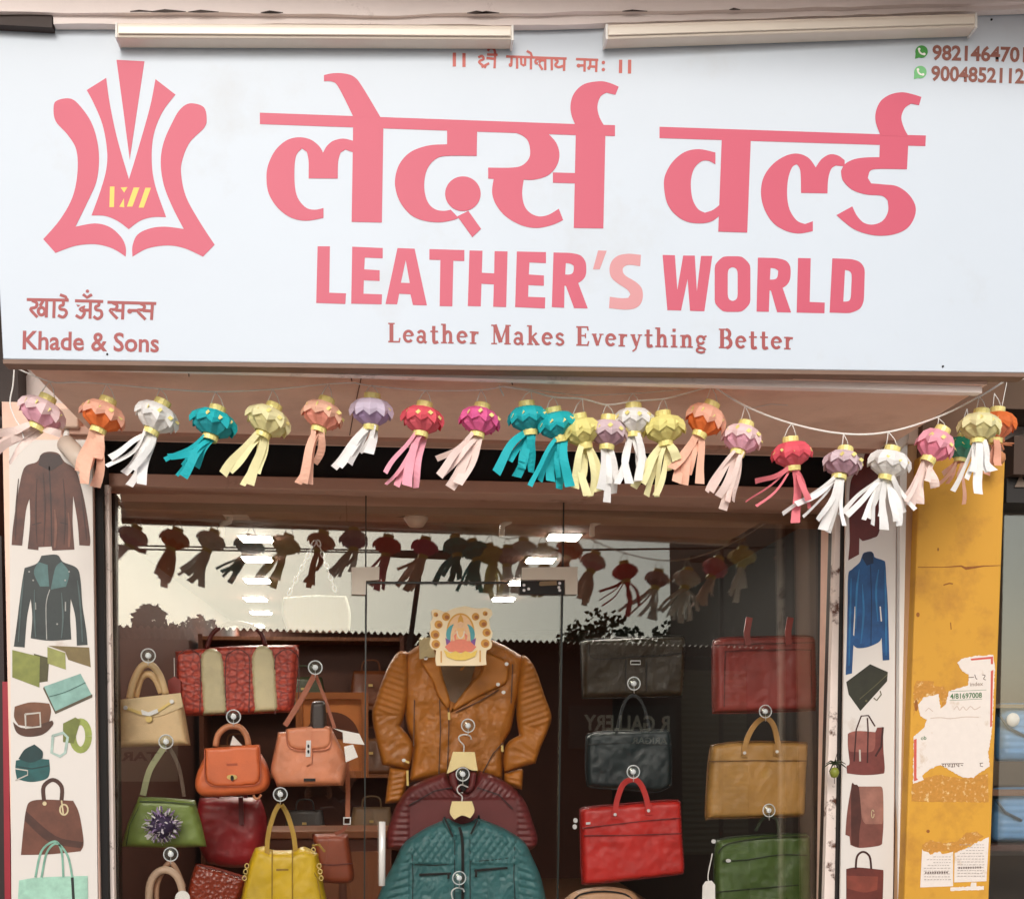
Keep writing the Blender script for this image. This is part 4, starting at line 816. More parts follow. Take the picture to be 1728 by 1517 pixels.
for (x0, x1, y0, y1, lab) in ((1680, 1800, 1186, 1284, 'pale blue handbag on the upper shelf of the neighbouring shop at right'), (1674, 1800, 1328, 1420, 'pale blue handbag on the lower shelf of the neighbouring shop at right')):
    t = thing('shelf_handbag', lab, 'handbag', tuple(P(1740, y1, 4.84)), 'blue handbags in the neighbouring shop')
    def ribs(x, y, y0=y0): return 0.004 * math.sin((y - y0) * 0.55)
    pillow('bag_body', [(x0, y0 + 8), (x0 + 14, y0), (x1, y0), (x1 + 6, y1 - 6), (x1, y1), (x0 + 6, y1), (x0 - 2, y1 - 10)], 4.74, 0.05, mb, t, 4, 16, ribs)
    tube_px('strap', [(x0 + 6, y0 + 20), (x0 + 22, y0 + 42), (x0 + 50, y0 + 56)], 4.68, 2.6, leather('navy', 40, 62, 84), t)
cupn = lathe('round_price_tag', [(0, 0), (0.028, 0.001), (0.028, 0.004), (0, 0.006)], P(1709, 1214, 4.67), M_paper, None, 20, rot=Euler((rad(90), 0, 0)).to_matrix())
tag(cupn, 'round white price tag in front of the upper pale blue handbag at right edge', 'price tag')
ln = thing('left_shop', 'dark recess and red post of the neighbouring shop at left edge', 'building', (P(-200, 1200, 4.7).x, 4.7, 0))
xb = P(15, 1200, Y_WALL).x
box('dark_wall', (xb - 2.0, Y_WALL + 0.2, 0.005), (xb - 0.005, Y_WALL + 0.3, 3.8), M_dark, ln)
box('beam', (xb - 2.0, Y_WALL - 0.05, P(0, 690, 4.5).z), (xb - 0.02, Y_WALL + 0.1, P(0, 672, 4.5).z), mat('left_beam', lin(70, 56, 48), 0.7, 0.2, 6), ln)
box('shutter', (xb - 2.0, Y_WALL + 0.05, 0.3), (xb - 0.03, Y_WALL + 0.12, P(0, 900, 4.5).z), mat('left_shutter', lin(40, 22, 20), 0.6, 0.3, 6), ln)
leaning('red_post', 4, 14, 1150, 8, 18, 1517, Y_WALL + 0.01, 0.03, mat('red_paint', lin(150, 26, 44), 0.5, 0.2, 8), 0, ln)
# ================================================================== paper lanterns on a string
def paper(n, r, g, b): return mat('paper_' + n, lin(r, g, b), 0.7, 0.06, 40, 0.1, 60, trans=0.14)
PAP = {'pink': paper('pink', 252, 220, 222), 'orange': paper('orange', 252, 188, 162), 'white': paper('white', 252, 250, 248), 'teal': paper('teal', 26, 190, 200),
       'cream': paper('cream', 250, 243, 190), 'peach': paper('peach', 252, 198, 172), 'lilac': paper('lilac', 222, 208, 230), 'red': paper('red', 242, 96, 112),
       'magenta': paper('magenta', 240, 104, 168), 'yellow': paper('yellow', 246, 236, 150), 'mauve': paper('mauve', 226, 202, 210), 'green': paper('green', 40, 150, 116),
       'deep_orange': paper('deep_orange', 240, 124, 60), 'rose': paper('rose', 250, 176, 194), 'blush': paper('blush', 252, 228, 220), 'coral': paper('coral', 240, 130, 140)}
SC = Y_STR / F                                    # metres per pixel at the string
NP = 9
def pleated(prof, deep, zig, R, H, nm):
    N = NP * 2; vs, fs = [], []; K = len(prof)
    for i in range(N):
        a = 2 * math.pi * i / N; s = 1 if i % 2 else -1
        for (r, z), d, q in zip(prof, deep, zig):
            rr = R * r * (1 + s * d * 0.55); vs.append((rr * math.cos(a), rr * math.sin(a), (z - 0.5 - s * q * 0.6) * H))
    for i in range(N):
        j = (i + 1) % N
        fs += [(i * K + k, j * K + k, j * K + k + 1, i * K + k + 1) for k in range(K - 1)]
    return mesh(nm, vs, fs)
def lantern_body(R, H):      # folded paper body: vertical pleats that open into a zigzag hem
    return pleated([(0.42, 1.0), (0.70, 0.93), (0.94, 0.72), (1.0, 0.52), (0.95, 0.36)], [0, .07, .10, .13, .10], [0, 0, .02, .08, .17], R, H, 'lantern_body')
def ring_mesh(r, h, n=14):
    vs, fs = [], []
    for i in range(n):
        a = 2 * math.pi * i / n
        for rr, z in ((r, -h / 2), (r * 1.04, 0), (r, h / 2), (r * 0.88, h / 2), (r * 0.88, -h / 2)):
            vs.append((rr * math.cos(a), rr * math.sin(a), z))
    for i in range(n):
        j = (i + 1) % n
        fs += [(i * 5 + k, j * 5 + k, j * 5 + (k + 1) % 5, i * 5 + (k + 1) % 5) for k in range(5)]
    return mesh('ring', vs, fs, False)
R0, H0 = 35 * SC, 52 * SC
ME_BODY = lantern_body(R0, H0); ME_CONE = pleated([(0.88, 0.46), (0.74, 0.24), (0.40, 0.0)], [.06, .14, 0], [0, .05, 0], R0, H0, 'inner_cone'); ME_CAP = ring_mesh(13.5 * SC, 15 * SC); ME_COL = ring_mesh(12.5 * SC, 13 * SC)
sq = 0.018
ME_PATCH = mesh('gold_patch', [(-sq / 2, 0, 0), (0, 0, -sq / 2), (sq / 2, 0, 0), (0, 0, sq / 2), (-sq / 2, 0.0012, 0), (0, 0.0012, -sq / 2), (sq / 2, 0.0012, 0), (0, 0.0012, sq / 2)], [(0, 1, 2, 3), (7, 6, 5, 4), (0, 4, 5, 1), (1, 5, 6, 2), (2, 6, 7, 3), (3, 7, 4, 0)])
body_cache = {}
DEEP = {'pink': (236, 150, 176), 'orange': (236, 110, 72), 'white': (228, 224, 220), 'teal': (14, 140, 150), 'cream': (214, 202, 120), 'peach': (236, 120, 90), 'lilac': (150, 112, 166), 'red': (216, 40, 60), 'magenta': (216, 40, 116), 'yellow': (206, 190, 84), 'mauve': (150, 98, 116), 'green': (24, 116, 88), 'deep_orange': (216, 86, 34), 'rose': (232, 98, 132)}  # inner paper colours, with the shadow below the hem put into the tone
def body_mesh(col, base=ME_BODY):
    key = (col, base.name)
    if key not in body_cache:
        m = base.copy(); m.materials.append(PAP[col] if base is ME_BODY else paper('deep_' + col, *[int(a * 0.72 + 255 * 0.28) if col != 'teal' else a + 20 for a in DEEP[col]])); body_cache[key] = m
    return body_cache[key]
ME_CAP.materials.append(M_gold); ME_COL.materials.append(M_gold); ME_PATCH.materials.append(M_gold)
def ribbon(parent, a, b, w, m, seed, dy, curl=0.0):
    """a paper streamer from a to b (3-D), w metres wide, fluttering"""
    r = random.Random(seed); n = 9; d = b - a; L = d.length
    side0 = Vector((-d.z, 0, d.x)).normalized(); ph = r.uniform(0, 6); tw = r.uniform(-0.7, 0.7); sag = r.uniform(-0.08, 0.10) * L
    vs, fs = [], []
    for i in range(n + 1):
        t = i / n
        c = a + d * t + side0 * (sag * math.sin(math.pi * t) + 0.012 * L * math.sin(ph + 7 * t) + curl * t * t) + Vector((0, dy * t + 0.010 * math.sin(ph + 5 * t), 0))
        th = tw * t + 0.35 * math.sin(ph + 3.2 * t)
        s = (side0 * math.cos(th) + Vector((0, 1, 0)) * math.sin(th)) * (w / 2 * (0.75 + 0.35 * t))
        nn = Vector((0, -1, 0)) * 0.0003
        vs += [c - s + nn, c + s + nn, c + s - nn, c - s - nn]
    for i in range(n):
        k = i * 4
        fs += [(k + j, k + 4 + j, k + 4 + (j + 1) % 4, k + (j + 1) % 4) for j in range(4)]
    fs += [(0, 1, 2, 3), (n * 4 + 3, n * 4 + 2, n * 4 + 1, n * 4)]
    return obj('streamer', mesh('streamer', vs, fs), m, parent)
def lantern(i, label, col, rcol, cap, colr, ends, hang, scale=1.0, dY=0.0, wpx=12):
    """cap, colr: pixels of the top ring and of the lower gold collar; ends: where the streamers end; hang: pixel on the string"""
    Y = Y_STR + dY; C, B = P(*cap, Y), P(*colr, Y)
    ax = (C - B).normalized(); ctr = (C + B) / 2
    tiltx = math.atan2(ax.x, ax.z)
    rot = Euler((rad(random.Random(i).uniform(-4, 10)), tiltx, rad(random.Random(i * 3).uniform(0, 40)))).to_matrix()
    t = thing('paper_lantern', label, 'lantern', tuple(B), 'paper lanterns strung under the sign')
    zs_ = ((C - B).length) / (H0 * 1.10)
    def put(nm, me, loc, s=(1, 1, 1)):
        o = obj(nm, me, None, t); o.matrix_parent_inverse = Matrix(); o.matrix_basis = Matrix.Translation(-B) @ Matrix.Translation(loc) @ rot.to_4x4() @ Matrix.Diagonal((*s, 1)); return o
    sc = scale; wx, wy = random.Random(i * 5).uniform(.92, 1.08), random.Random(i * 9).uniform(.9, 1.05)
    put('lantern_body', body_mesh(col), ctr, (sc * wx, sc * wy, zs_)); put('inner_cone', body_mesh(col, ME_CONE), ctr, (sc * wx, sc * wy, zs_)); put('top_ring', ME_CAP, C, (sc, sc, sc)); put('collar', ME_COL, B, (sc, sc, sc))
    rn = random.Random(i + 50); a0 = rn.uniform(-0.4, 0.4)
    for k in range(5):
        an = -math.pi / 2 + (k - 2) * 0.62 + a0
        q = rot @ Vector((math.cos(an), math.sin(an), 0)) * (R0 * sc * 0.95); up = ax * (H0 * zs_ * (0.16 if k % 2 else 0.10))
        p = obj('gold_patch', ME_PATCH, None, t); p.matrix_parent_inverse = Matrix()
        p.matrix_basis = Matrix.Translation(-B + ctr + q + up) @ Euler((rad(-24), 0, an + math.pi / 2)).to_matrix().to_4x4()
    m = PAP[rcol]
    S = Vector(B) - ax * 0.006
    full = []
    for k, e in enumerate(ends):
        full.append(e)
        if k and 14 < abs(e[0] - ends[k - 1][0]) < 45:
            f = ends[k - 1]; full.append(((e[0] + f[0]) / 2 + rn.uniform(-5, 5), (e[1] + f[1]) / 2 - rn.uniform(0, 22), 9))
    ends = full; n = len(ends)
    for k, e in enumerate(ends):
        wp = wpx if len(e) < 3 else e[2]
        E = P(e[0], e[1], Y); off = Vector(((k - (n - 1) / 2) / max(n, 1) * 0.030 * sc, -0.012 + 0.024 * ((k * 7) % 5) / 4, 0.004))
        ribbon(t, S + off, E, wp * 1.12 * SC, m, i * 31 + k, rn.uniform(-0.05, 0.03))
    Hh = P(*hang, Y)
    r_ = rot @ Vector((1, 0, 0)) * (12 * SC * sc)
    for sgn_ in (-1, 1): tube('hanging_thread', [C + r_ * sgn_ + ax * 0.01, (C + r_ * sgn_ + Hh) / 2 + ax * 0.012, Hh], 0.0015, M_cord, t, 5, 1)
    return t
LAN = [
 ('pale pink lantern at the left end of the string, streamers blown sideways', 'pink', 'blush', (79, 676), (62, 719), [(-6, 738), (-5, 752), (-3, 772), (104, 735, 10), (10, 778)], (84, 644)),
 ('orange lantern second from the left, above the brown printed jacket', 'orange', 'peach', (181, 680), (166, 725), [(130, 794, 13), (147, 821, 16), (156, 818, 14), (166, 775, 12)], (180, 648)),
 ('white lantern second of the string to follow the orange one, above the left jamb', 'white', 'white', (273, 683), (256, 727), [(183, 790, 6), (205, 795, 14), (213, 815, 14), (241, 820, 14)], (270, 656)),
 ('single teal lantern with thin streamers between the white and pale yellow ones', 'teal', 'teal', (366, 694), (355, 737), [(278, 776, 6), (296, 800, 6), (312, 808, 12), (328, 785, 12)], (364, 661)),
 ('pale yellow lantern with cream streamers, fifth from the left', 'cream', 'cream', (461, 690), (444, 733), [(378, 803, 12), (408, 817, 8), (421, 820, 14), (432, 800, 14)], (460, 657)),
 ('peach lantern with salmon streamers, sixth from the left', 'peach', 'peach', (550, 680), (538, 724), [(502, 812, 10), (513, 818, 13), (521, 815, 13), (531, 780, 12)], (554, 648)),
 ('white and lilac lantern with white streamers, seventh from the left', 'lilac', 'white', (628, 672), (626, 719), [(562, 785, 12), (572, 788, 12), (592, 788, 10), (622, 772, 14)], (627, 651)),
 ('red lantern with pink streamers left of the magenta one', 'red', 'rose', (716, 687), (710, 731), [(650, 800, 7), (650, 813, 8), (688, 823, 14), (701, 823, 13)], (719, 659)),
 ('magenta lantern with pale pink streamers left of the two teal ones', 'magenta', 'blush', (813, 690), (805, 733), [(737, 772, 9), (740, 808, 11), (759, 824, 15), (772, 820, 15)], (812, 658)),
 ('left lantern of the touching teal pair', 'teal', 'teal', (889, 685), (894, 728), [(836, 803, 13), (872, 802, 13), (898, 795, 14), (880, 790, 12)], (896, 660)),
 ('right lantern of the touching teal pair, with a darker tail', 'teal', 'teal', (934, 695), (945, 739), [(894, 822, 8), (931, 810, 13), (946, 822, 14), (960, 824, 14)], (934, 670)),
 ('yellow lantern in the cluster, just right of the teal pair', 'yellow', 'cream', (977, 706), (987, 751), [(970, 826, 12), (988, 840, 12), (996, 838, 10), (1008, 832, 10)], (983, 673)),
 ('mauve and white lantern lowest in the middle cluster', 'mauve', 'white', (1027, 709), (1024, 753), [(1009, 830, 14), (1021, 850, 13), (1036, 830, 12), (1042, 815, 10)], (1024, 683)),
 ('white lantern high in the middle cluster, left of a yellow one', 'white', 'white', (1069, 689), (1069, 732), [(1037, 820, 10), (1056, 822, 12), (1096, 806, 14), (1074, 815, 12)], (1068, 664)),
 ('yellow lantern at the right of the middle cluster', 'yellow', 'cream', (1119, 702), (1123, 747), [(1071, 820, 11), (1091, 836, 12), (1112, 836, 8), (1139, 780, 14)], (1120, 673)),
 ('orange lantern at the string knot with peach streamers, right of the cluster', 'orange', 'peach', (1200, 686), (1181, 732), [(1130, 792, 14), (1140, 816, 14), (1152, 818, 14), (1176, 820, 13)], (1200, 652)),
 ('pale pink lantern with white streamers on the descending string', 'pink', 'blush', (1258, 720), (1245, 763), [(1196, 828, 7), (1211, 838, 12), (1221, 858, 13), (1236, 848, 11)], (1257, 685)),
 ('red lantern with scattered red streamers on the right half of the string', 'red', 'coral', (1334, 745), (1338, 788), [(1270, 815, 9), (1262, 845, 3), (1275, 856, 4), (1341, 883, 13), (1369, 856, 8)], (1336, 715)),
 ('mauve lantern at the lowest point of the right string', 'mauve', 'white', (1426, 763), (1416, 804), [(1318, 868, 7), (1350, 874, 5), (1394, 892, 14), (1405, 895, 12), (1419, 890, 6)], (1423, 732)),
 ('white lantern with many spread streamers, above the blue printed jacket', 'white', 'white', (1505, 761), (1495, 804), [(1418, 868, 7), (1450, 880, 7), (1467, 888, 8), (1486, 896, 14), (1511, 890, 12), (1538, 863, 6)], (1499, 729)),
 ('pink lantern over the yellow pillar with pink streamers', 'rose', 'blush', (1589, 729), (1567, 775), [(1520, 850, 6), (1537, 852, 14), (1550, 850, 14), (1573, 825, 14)], (1582, 704)),
 ('cream lantern over the yellow pillar, right end of the near string', 'cream', 'white', (1656, 699), (1650, 743), [(1612, 826, 8), (1632, 800, 10), (1642, 838, 14), (1664, 800, 18)], (1653, 669)),
]
for i, (lab, c1, c2, cap, col_, ends, hang) in enumerate(LAN): lantern(i, lab, c1, c2, cap, col_, ends, hang)
lantern(40, 'orange lantern half hidden behind the cream one at right edge', 'deep_orange', 'orange', (1683, 695), (1680, 742), [(1676, 790), (1668, 800)], (1678, 664), 1.0, 0.28)
lantern(41, 'green lantern mostly hidden behind the cream one over the pillar', 'green', 'peach', (1626, 738), (1620, 775), [(1580, 820, 6), (1600, 815, 7), (1628, 850, 6)], (1632, 690), 0.85, 0.34)
def string(name, pts, label, r=0.0016, Y=Y_STR, twist=True):
    o = tube_px(name, pts, Y, r * F / Y, M_cord, None, sub=6, n=6); tag(o, label, 'string'); return o
string('lantern_string', [(20, 618), (84, 644), (130, 645), (180, 648), (270, 656), (364, 661), (460, 657), (554, 648), (600, 646)], 'white string of the seven leftmost lanterns under the soffit', 0.0022)
string('lantern_string', [(598, 646), (627, 651), (719, 659), (812, 658), (848, 652)], 'white string carrying the red and magenta lanterns', 0.0022)
string('lantern_string', [(848, 652), (896, 660), (934, 670), (983, 673), (1024, 683), (1070, 677), (1120, 673), (1160, 663), (1200, 652)], 'sagging white string of the middle lantern cluster', 0.0026)
string('lantern_string', [(850, 651), (940, 663), (985, 667), (1068, 664), (1140, 658), (1198, 651)], 'upper thin white string above the middle lantern cluster', 0.0016, Y_STR + 0.03)
string('lantern_string', [(1203, 651), (1257, 685), (1336, 715), (1423, 732), (1499, 729), (1582, 704), (1653, 669), (1700, 640), (1730, 622)], 'thick white string sagging from the knot to the right edge', 0.0032)
string('loose_cord', [(24, 622), (22, 650), (17, 680), (25, 705), (35, 722), (40, 740)], 'loose white cord hanging at the far left corner of the soffit', 0.0022)
string('string_end', [(842, 650), (844, 656), (850, 668)], 'short white string end dangling near the middle of the soffit', 0.0022)
# onion and chilli charm on the pillar, lemon and chilli charm on the right jamb
ch = thing('onion_charm', 'dried onion and root charm hanging at the pillar top beside the orange lantern', 'charm', tuple(P(1685, 790, 4.3)))
lathe('onion', [(0, -.028), (.018, -.024), (.028, -.008), (.026, .010), (.012, .022), (.006, .034), (0, .036)], P(1684, 772, 4.3), mat('onion_skin', lin(206, 140, 96), 0.5, 0.2, 30), ch, 16)
r_ = random.Random(5)
for k in range(8):
    a = P(1684, 762, 4.3); q = [a + Vector((r_.uniform(-.05, .06) * t, r_.uniform(-.02, .02), 0.03 + 0.06 * t * r_.uniform(0.2, 1) - (0.05 * t * t if k % 2 else 0))) for t in (0, .5, 1)]
    tube('root', [a] + q, 0.0028, mat('root_tan', lin(190, 120, 84), 0.7, 0.2, 30), ch, 6)
tube('thread', [P(1684, 745, 4.3), P(1690, 690, 4.3), P(1700, 640, 4.3)], 0.0013, M_cord, ch, 5)
ch = thing('lemon_charm', 'green lemon and chilli charm hanging on the white right jamb', 'charm', tuple(P(1406, 1310, 4.45)))
lathe('lemon', [(0, -.022), (.012, -.018), (.019, 0), (.013, .016), (0, .021)], P(1408, 1303, 4.45), mat('lemon_green', lin(130, 136, 50), 0.45, 0.15, 40), ch, 14)
for k in range(7):
    a = P(1408, 1287, 4.45); an = k * 0.9 - 0.3
    tube('chilli', [a, a + Vector((.025 * math.cos(an), -0.01, .012 * math.sin(an))), a + Vector((.05 * math.cos(an), -0.012, .02 * math.sin(an) - .016))], (0.005, 0.001), mat('chilli_dark', lin(44, 50, 26), 0.5, 0.3, 40), ch, 6)
tube('thread', [P(1408, 1322, 4.45), P(1408, 1287, 4.45), P(1415, 1262, 4.5)], 0.0013, M_dark, ch, 5)
# ================================================================== suction hooks, bags and jackets behind the glass
M_cup = glass_mat('cup_plastic', 1.7, (0.86, 0.9, 0.9)); M_cupc = mat('cup_core', lin(236, 240, 244), 0.3, 0.03, 20)
def cup(px, py, label):
    c = PG(px, py, -0.0065); t = thing('suction_hook', label, 'suction hook', tuple(c), 'suction hooks on the inside of the glass')
    q = (-GN).to_track_quat('Z', 'Y').to_matrix()
    lathe('cup', [(0.024, 0), (0.0255, 0.002), (0.022, 0.004), (0.014, 0.008), (0.010, 0.013), (0, 0.014)], c, M_cup, t, 24, rot=q)
    lathe('cup_core', [(0.010, 0.0), (0.011, 0.002), (0.010, 0.016), (0, 0.018)], PG(px, py, -0.0054), M_cupc, t, 14, rot=q)
    lathe('cup_rim', [(0.0265, 0.0), (0.0285, 0.002), (0.0265, 0.004), (0.0235, 0.003)], c, M_cupc, t, 24, rot=q, closed=True)
    b = PG(px, py + 8, -0.024)
    tube('wire_hook', [PG(px, py, -0.02), b, PG(px, py + 14, -0.03), PG(px, py + 16, -0.045), PG(px, py + 11, -0.05)], 0.0022, M_chrome, t, 6)
    return t
for x, y, l in ((250, 1106, 'cream handbag'), (532, 1126, 'peach handbag'), (394, 1209, 'orange saddle bag'), (280, 1251, 'green tote'), (473, 1340, 'yellow tote'), (288, 1441, 'beige looped handles'),
                (790, 1224, 'hanger of the maroon jacket'), (781, 1306, 'hanger of the teal jacket'), (775, 1481, 'bare wire hook'), (1070, 1153, 'dark blue laptop bag'), (1069, 1302, 'red briefcase'), (1292, 1200, 'tan briefcase'), (1298, 1367, 'green laptop bag')):
    cup(x, y, 'clear suction hook on the glass holding the ' + l)
ZA = crop(180, 1060, 3.3196); ZB = crop(600, 1060, 3.318); ZCc = crop(940, 1060, 3.32)
def bag(name, label, base, Y, group='bags hung in the window'):
    return thing(name, label, 'handbag', tuple(P(base[0], base[1], Y)), group)
def strap_flat(name, z, pts, w, Y, th, m, t, sub=5):
    return flat(name, [stroke(z(smooth_loop(pts, sub, 400, False) if len(pts) > 2 else pts), w / 3.32)], Y, th, m, t)
Yb = Y_BAG
# cream handbag
L1 = leather('cream', 250, 216, 164)
t = bag('handbag', 'cream handbag with gold clasp and two braided handles, upper left of window', (255, 1261), Yb)
pillow('bag_body', ZA([(50, 405), (230, 382), (415, 362), (440, 480), (470, 655), (260, 660), (60, 668), (48, 560)]), Yb, 0.045, L1, t, 4, 9)
flat('flap', [ZA([(52, 402), (415, 362), (428, 440), (240, 500), (52, 430)])], Yb - 0.044, 0.006, leather('cream_flap', 250, 222, 172), t, True)
for k, pts in enumerate(([(128, 395), (150, 300), (195, 215), (250, 205), (300, 270), (330, 368)], [(160, 385), (188, 285), (230, 255), (275, 285), (308, 362)])):
    tube_px('braided_handle', ZA(pts), Yb - 0.02 + 0.03 * k, 6.0, L1, t)
g = strap_flat('gold_strap', ZA, [(90, 440), (200, 478)], 16, Yb - 0.051, 0.004, M_brass, t); strap_flat('gold_strap', ZA, [(285, 465), (372, 408)], 14, Yb - 0.051, 0.004, M_brass, t)
flat('clasp', [ZA([(195, 455), (235, 470), (285, 450), (290, 472), (240, 492), (200, 484)])], Yb - 0.053, 0.007, M_chrome, t); flat('padlock', [ZA(ell(238, 508, 19, 18, 14))], Yb - 0.052, 0.006, M_brass, t)
for x, y in ((106, 444), (365, 410)): flat('stud', [ZA(ell(x, y, 12, 12, 12))], Yb - 0.056, 0.004, M_chrome, t)
# red snakeskin tote with cream arches
def snake():
    m = mat('snakeskin_red', lin(176, 60, 44), 0.4, 0.2, 12, 0.4, 60, vor=True)
    n, l = m.node_tree.nodes, m.node_tree.links; b = n['Principled BSDF']
    v = n.new('ShaderNodeTexVoronoi'); v.feature = 'DISTANCE_TO_EDGE'; v.inputs['Scale'].default_value = 34; v.inputs['Randomness'].default_value = 0.7
    tc = n.new('ShaderNodeTexCoord'); l.new(tc.outputs['Object'], v.inputs['Vector'])
    r = n.new('ShaderNodeValToRGB'); r.color_ramp.elements[0].color = (*lin(150, 48, 38), 1); r.color_ramp.elements[1].color = (*lin(206, 82, 62), 1); r.color_ramp.elements[1].position = 0.25
    l.new(v.outputs['Distance'], r.inputs[0]); l.new(r.outputs[0], b.inputs['Base Color']); return m
Y2 = 5.02
t = bag('tote_bag', 'red snakeskin tote with cream arched panels, behind the cream handbag', (400, 1205), Y2)
pillow('bag_body', ZA([(385, 130), (700, 100), (1080, 92), (1065, 300), (1045, 470), (720, 485), (420, 492), (395, 300)]), Y2, 0.04, snake(), t, 5, 8)
for pts in ([(522, 185), (540, 132), (590, 112), (640, 130), (657, 185), (668, 330), (680, 478), (540, 487), (530, 330)], [(808, 172), (830, 116), (875, 97), (925, 115), (945, 170), (954, 320), (963, 462), (827, 470), (815, 310)], ):
    pillow('cream_panel', ZA(pts), Y2 - 0.036, 0.012, leather('ivory', 246, 236, 190), t, 5, 5)
for x in (460, 735, 1010): strap_flat('arch_seam', ZA, [(x - 66, 480), (x - 68, 190), (x - 40, 135), (x, 118), (x + 40, 135), (x + 66, 190), (x + 62, 470)], 5, Y2 - 0.039, 0.003, leather('dark_red_seam', 90, 24, 20), t)
tube_px('handle', ZA([(560, 115), (600, 20), (720, -30), (850, 10), (890, 100)]), Y2, 4, leather('dark_red_seam', 90, 24, 20), t)
flat('red_tag', [ZA([(345, 290), (380, 270), (415, 290), (418, 380), (345, 378)])], Y2 - 0.05, 0.004, leather('tag_red', 150, 52, 44), t); strap_flat('tag_thread', ZA, [(378, 165), (380, 275)], 4, Y2 - 0.05, 0.002, M_cord, t)
# white woven bag on a chain, near the ceiling
Yw = 5.3
t = bag('woven_bag', 'white woven bag on a plastic chain, high behind the left glass panel', (535, 1068), Yw)
m_w = mat('woven_white', lin(206, 206, 190), 0.7, 0.1, 20)
pillow('bag_body', [(478, 1008), (535, 1004), (585, 1006), (592, 1035), (590, 1066), (535, 1068), (485, 1066), (476, 1035)], Yw, 0.03, m_w, t, 3, 6, lambda x, y: 0.006 * abs(math.sin(x * 0.55)) * abs(math.sin(y * 0.55 + math.floor(x * 0.175) % 2 * 1.57)))
for (xa, ya), (xb_, yb__) in (((532, 912), (486, 1004)), ((536, 912), (566, 998))):
    for k in range(9):
        f = (k + .5) / 9; c = P(xa + (xb_ - xa) * f, ya + (yb__ - ya) * f, Yw); d = (P(xb_, yb__, Yw) - P(xa, ya, Yw)).normalized(); u = Vector((0, 1, 0)) if k % 2 else Vector((0, 1, 0)).cross(d)
        tube('chain_link', [c + d * (0.016 * math.cos(a)) + u * (0.008 * math.sin(a)) for a in [q * math.pi / 4 for q in range(8)]], 0.0028, M_cupc, t, 5, 1, True)
# orange saddle bag
L3 = leather('orange', 228, 116, 66); L3d = leather('orange_dark', 176, 78, 40)
t = bag('handbag', 'bright orange saddle bag with turn lock and braided top handle', (393, 1343), Yb)
pillow('bag_body', ZA([(548, 720), (700, 705), (868, 705), (900, 765), (917, 830), (905, 890), (850, 925), (720, 936), (600, 942), (530, 935), (497, 895), (500, 830), (525, 765)]), Yb, 0.04, L3, t, 4, 12, wrinkle=0.003)
pillow('flap', ZA([(548, 672), (700, 660), (855, 650), (860, 740), (862, 835), (840, 872), (790, 882), (700, 884), (620, 885), (572, 872), (553, 835), (549, 750)]), Yb - 0.038, 0.012, L3, t, 4, 4)
strap_flat('flap_edge', ZA, [(549, 680), (551, 830), (572, 872), (620, 886), (790, 883), (842, 872), (863, 835), (857, 655)], 6, Yb - 0.047, 0.003, L3d, t)
flat('turn_lock', [ZA(ell(703, 833, 29, 15, 18))], Yb - 0.050, 0.006, M_brass, t); flat('lock_knob', [ZA(ell(703, 838, 9, 16, 12))], Yb - 0.056, 0.006, M_blackmetal, t)
flat('embossed_name', [ZA([(672, 757), (733, 755), (733, 768), (672, 770)])], Yb - 0.050, 0.0012, L3d, t)
tube_px('braided_handle', ZA([(610, 660), (625, 595), (675, 552), (740, 552), (780, 595), (795, 655)]), Yb - 0.01, 5.2, leather('braid_tan', 206, 136, 96), t)
flat('price_tag', [ZA([(708, 600), (692, 655), (760, 655)])], Yb + 0.01, 0.001, M_paper, t)
tube_px('strap_loop', ZA([(822, 930), (830, 950), (850, 952), (865, 930)]), Yb, 2.2, leather('braid_tan', 206, 136, 96), t)
# peach handbag
L4 = leather('peach', 222, 142, 104); L4d = leather('peach_dark', 170, 96, 66)
t = bag('handbag', 'peach handbag with curved flap, steel plate and white price tags', (520, 1326), Yb)
pillow('bag_body', ZA([(960, 582), (1110, 574), (1265, 570), (1310, 660), (1347, 745), (1340, 820), (1325, 880), (1140, 884), (955, 886), (935, 840), (918, 790), (938, 690)]), Yb, 0.045, L4, t, 4, 11, wrinkle=0.003)
pillow('flap', ZA([(1005, 562), (1120, 550), (1255, 546), (1262, 600), (1255, 650), (1225, 678), (1130, 684), (1060, 680), (1020, 662), (1007, 615)]), Yb - 0.040, 0.014, L4, t, 4, 4)
strap_flat('flap_edge', ZA, [(1005, 566), (1007, 615), (1020, 664), (1060, 682), (1130, 687), (1225, 681), (1257, 652), (1263, 550)], 5, Yb - 0.051, 0.003, L4d, t)
flat('strap_tab', [ZA([(1117, 560), (1150, 558), (1150, 740), (1142, 760), (1125, 765), (1112, 752)])], Yb - 0.053, 0.005, L4, t, True); flat('steel_plate', [ZA([(1118, 628), (1145, 627), (1141, 718), (1115, 720)])], Yb - 0.058, 0.003, M_chrome, t)
for y in (660, 690): flat('plate_hole', [ZA(ell(1130, y, 6, 11, 10))], Yb - 0.061, 0.002, M_blackmetal, t)
flat('name_bar', [ZA([(1105, 840), (1170, 840), (1170, 856), (1105, 857)])], Yb - 0.046, 0.007, M_blackmetal, t)
strap_flat('handle_strap', ZA, [(1165, 262), (1090, 400), (1000, 545)], 30, Yb - 0.01, 0.008, L4d, t); strap_flat('handle_strap', ZA, [(1172, 262), (1225, 400), (1278, 560)], 18, Yb + 0.01, 0.008, L4d, t)
pillow('dark_pouch', ZA([(1145, 432), (1170, 408), (1222, 405), (1232, 500), (1230, 595), (1165, 602), (1142, 560)]), Yb - 0.03, 0.02, leather('charcoal', 62, 52, 48), t, 4, 6)
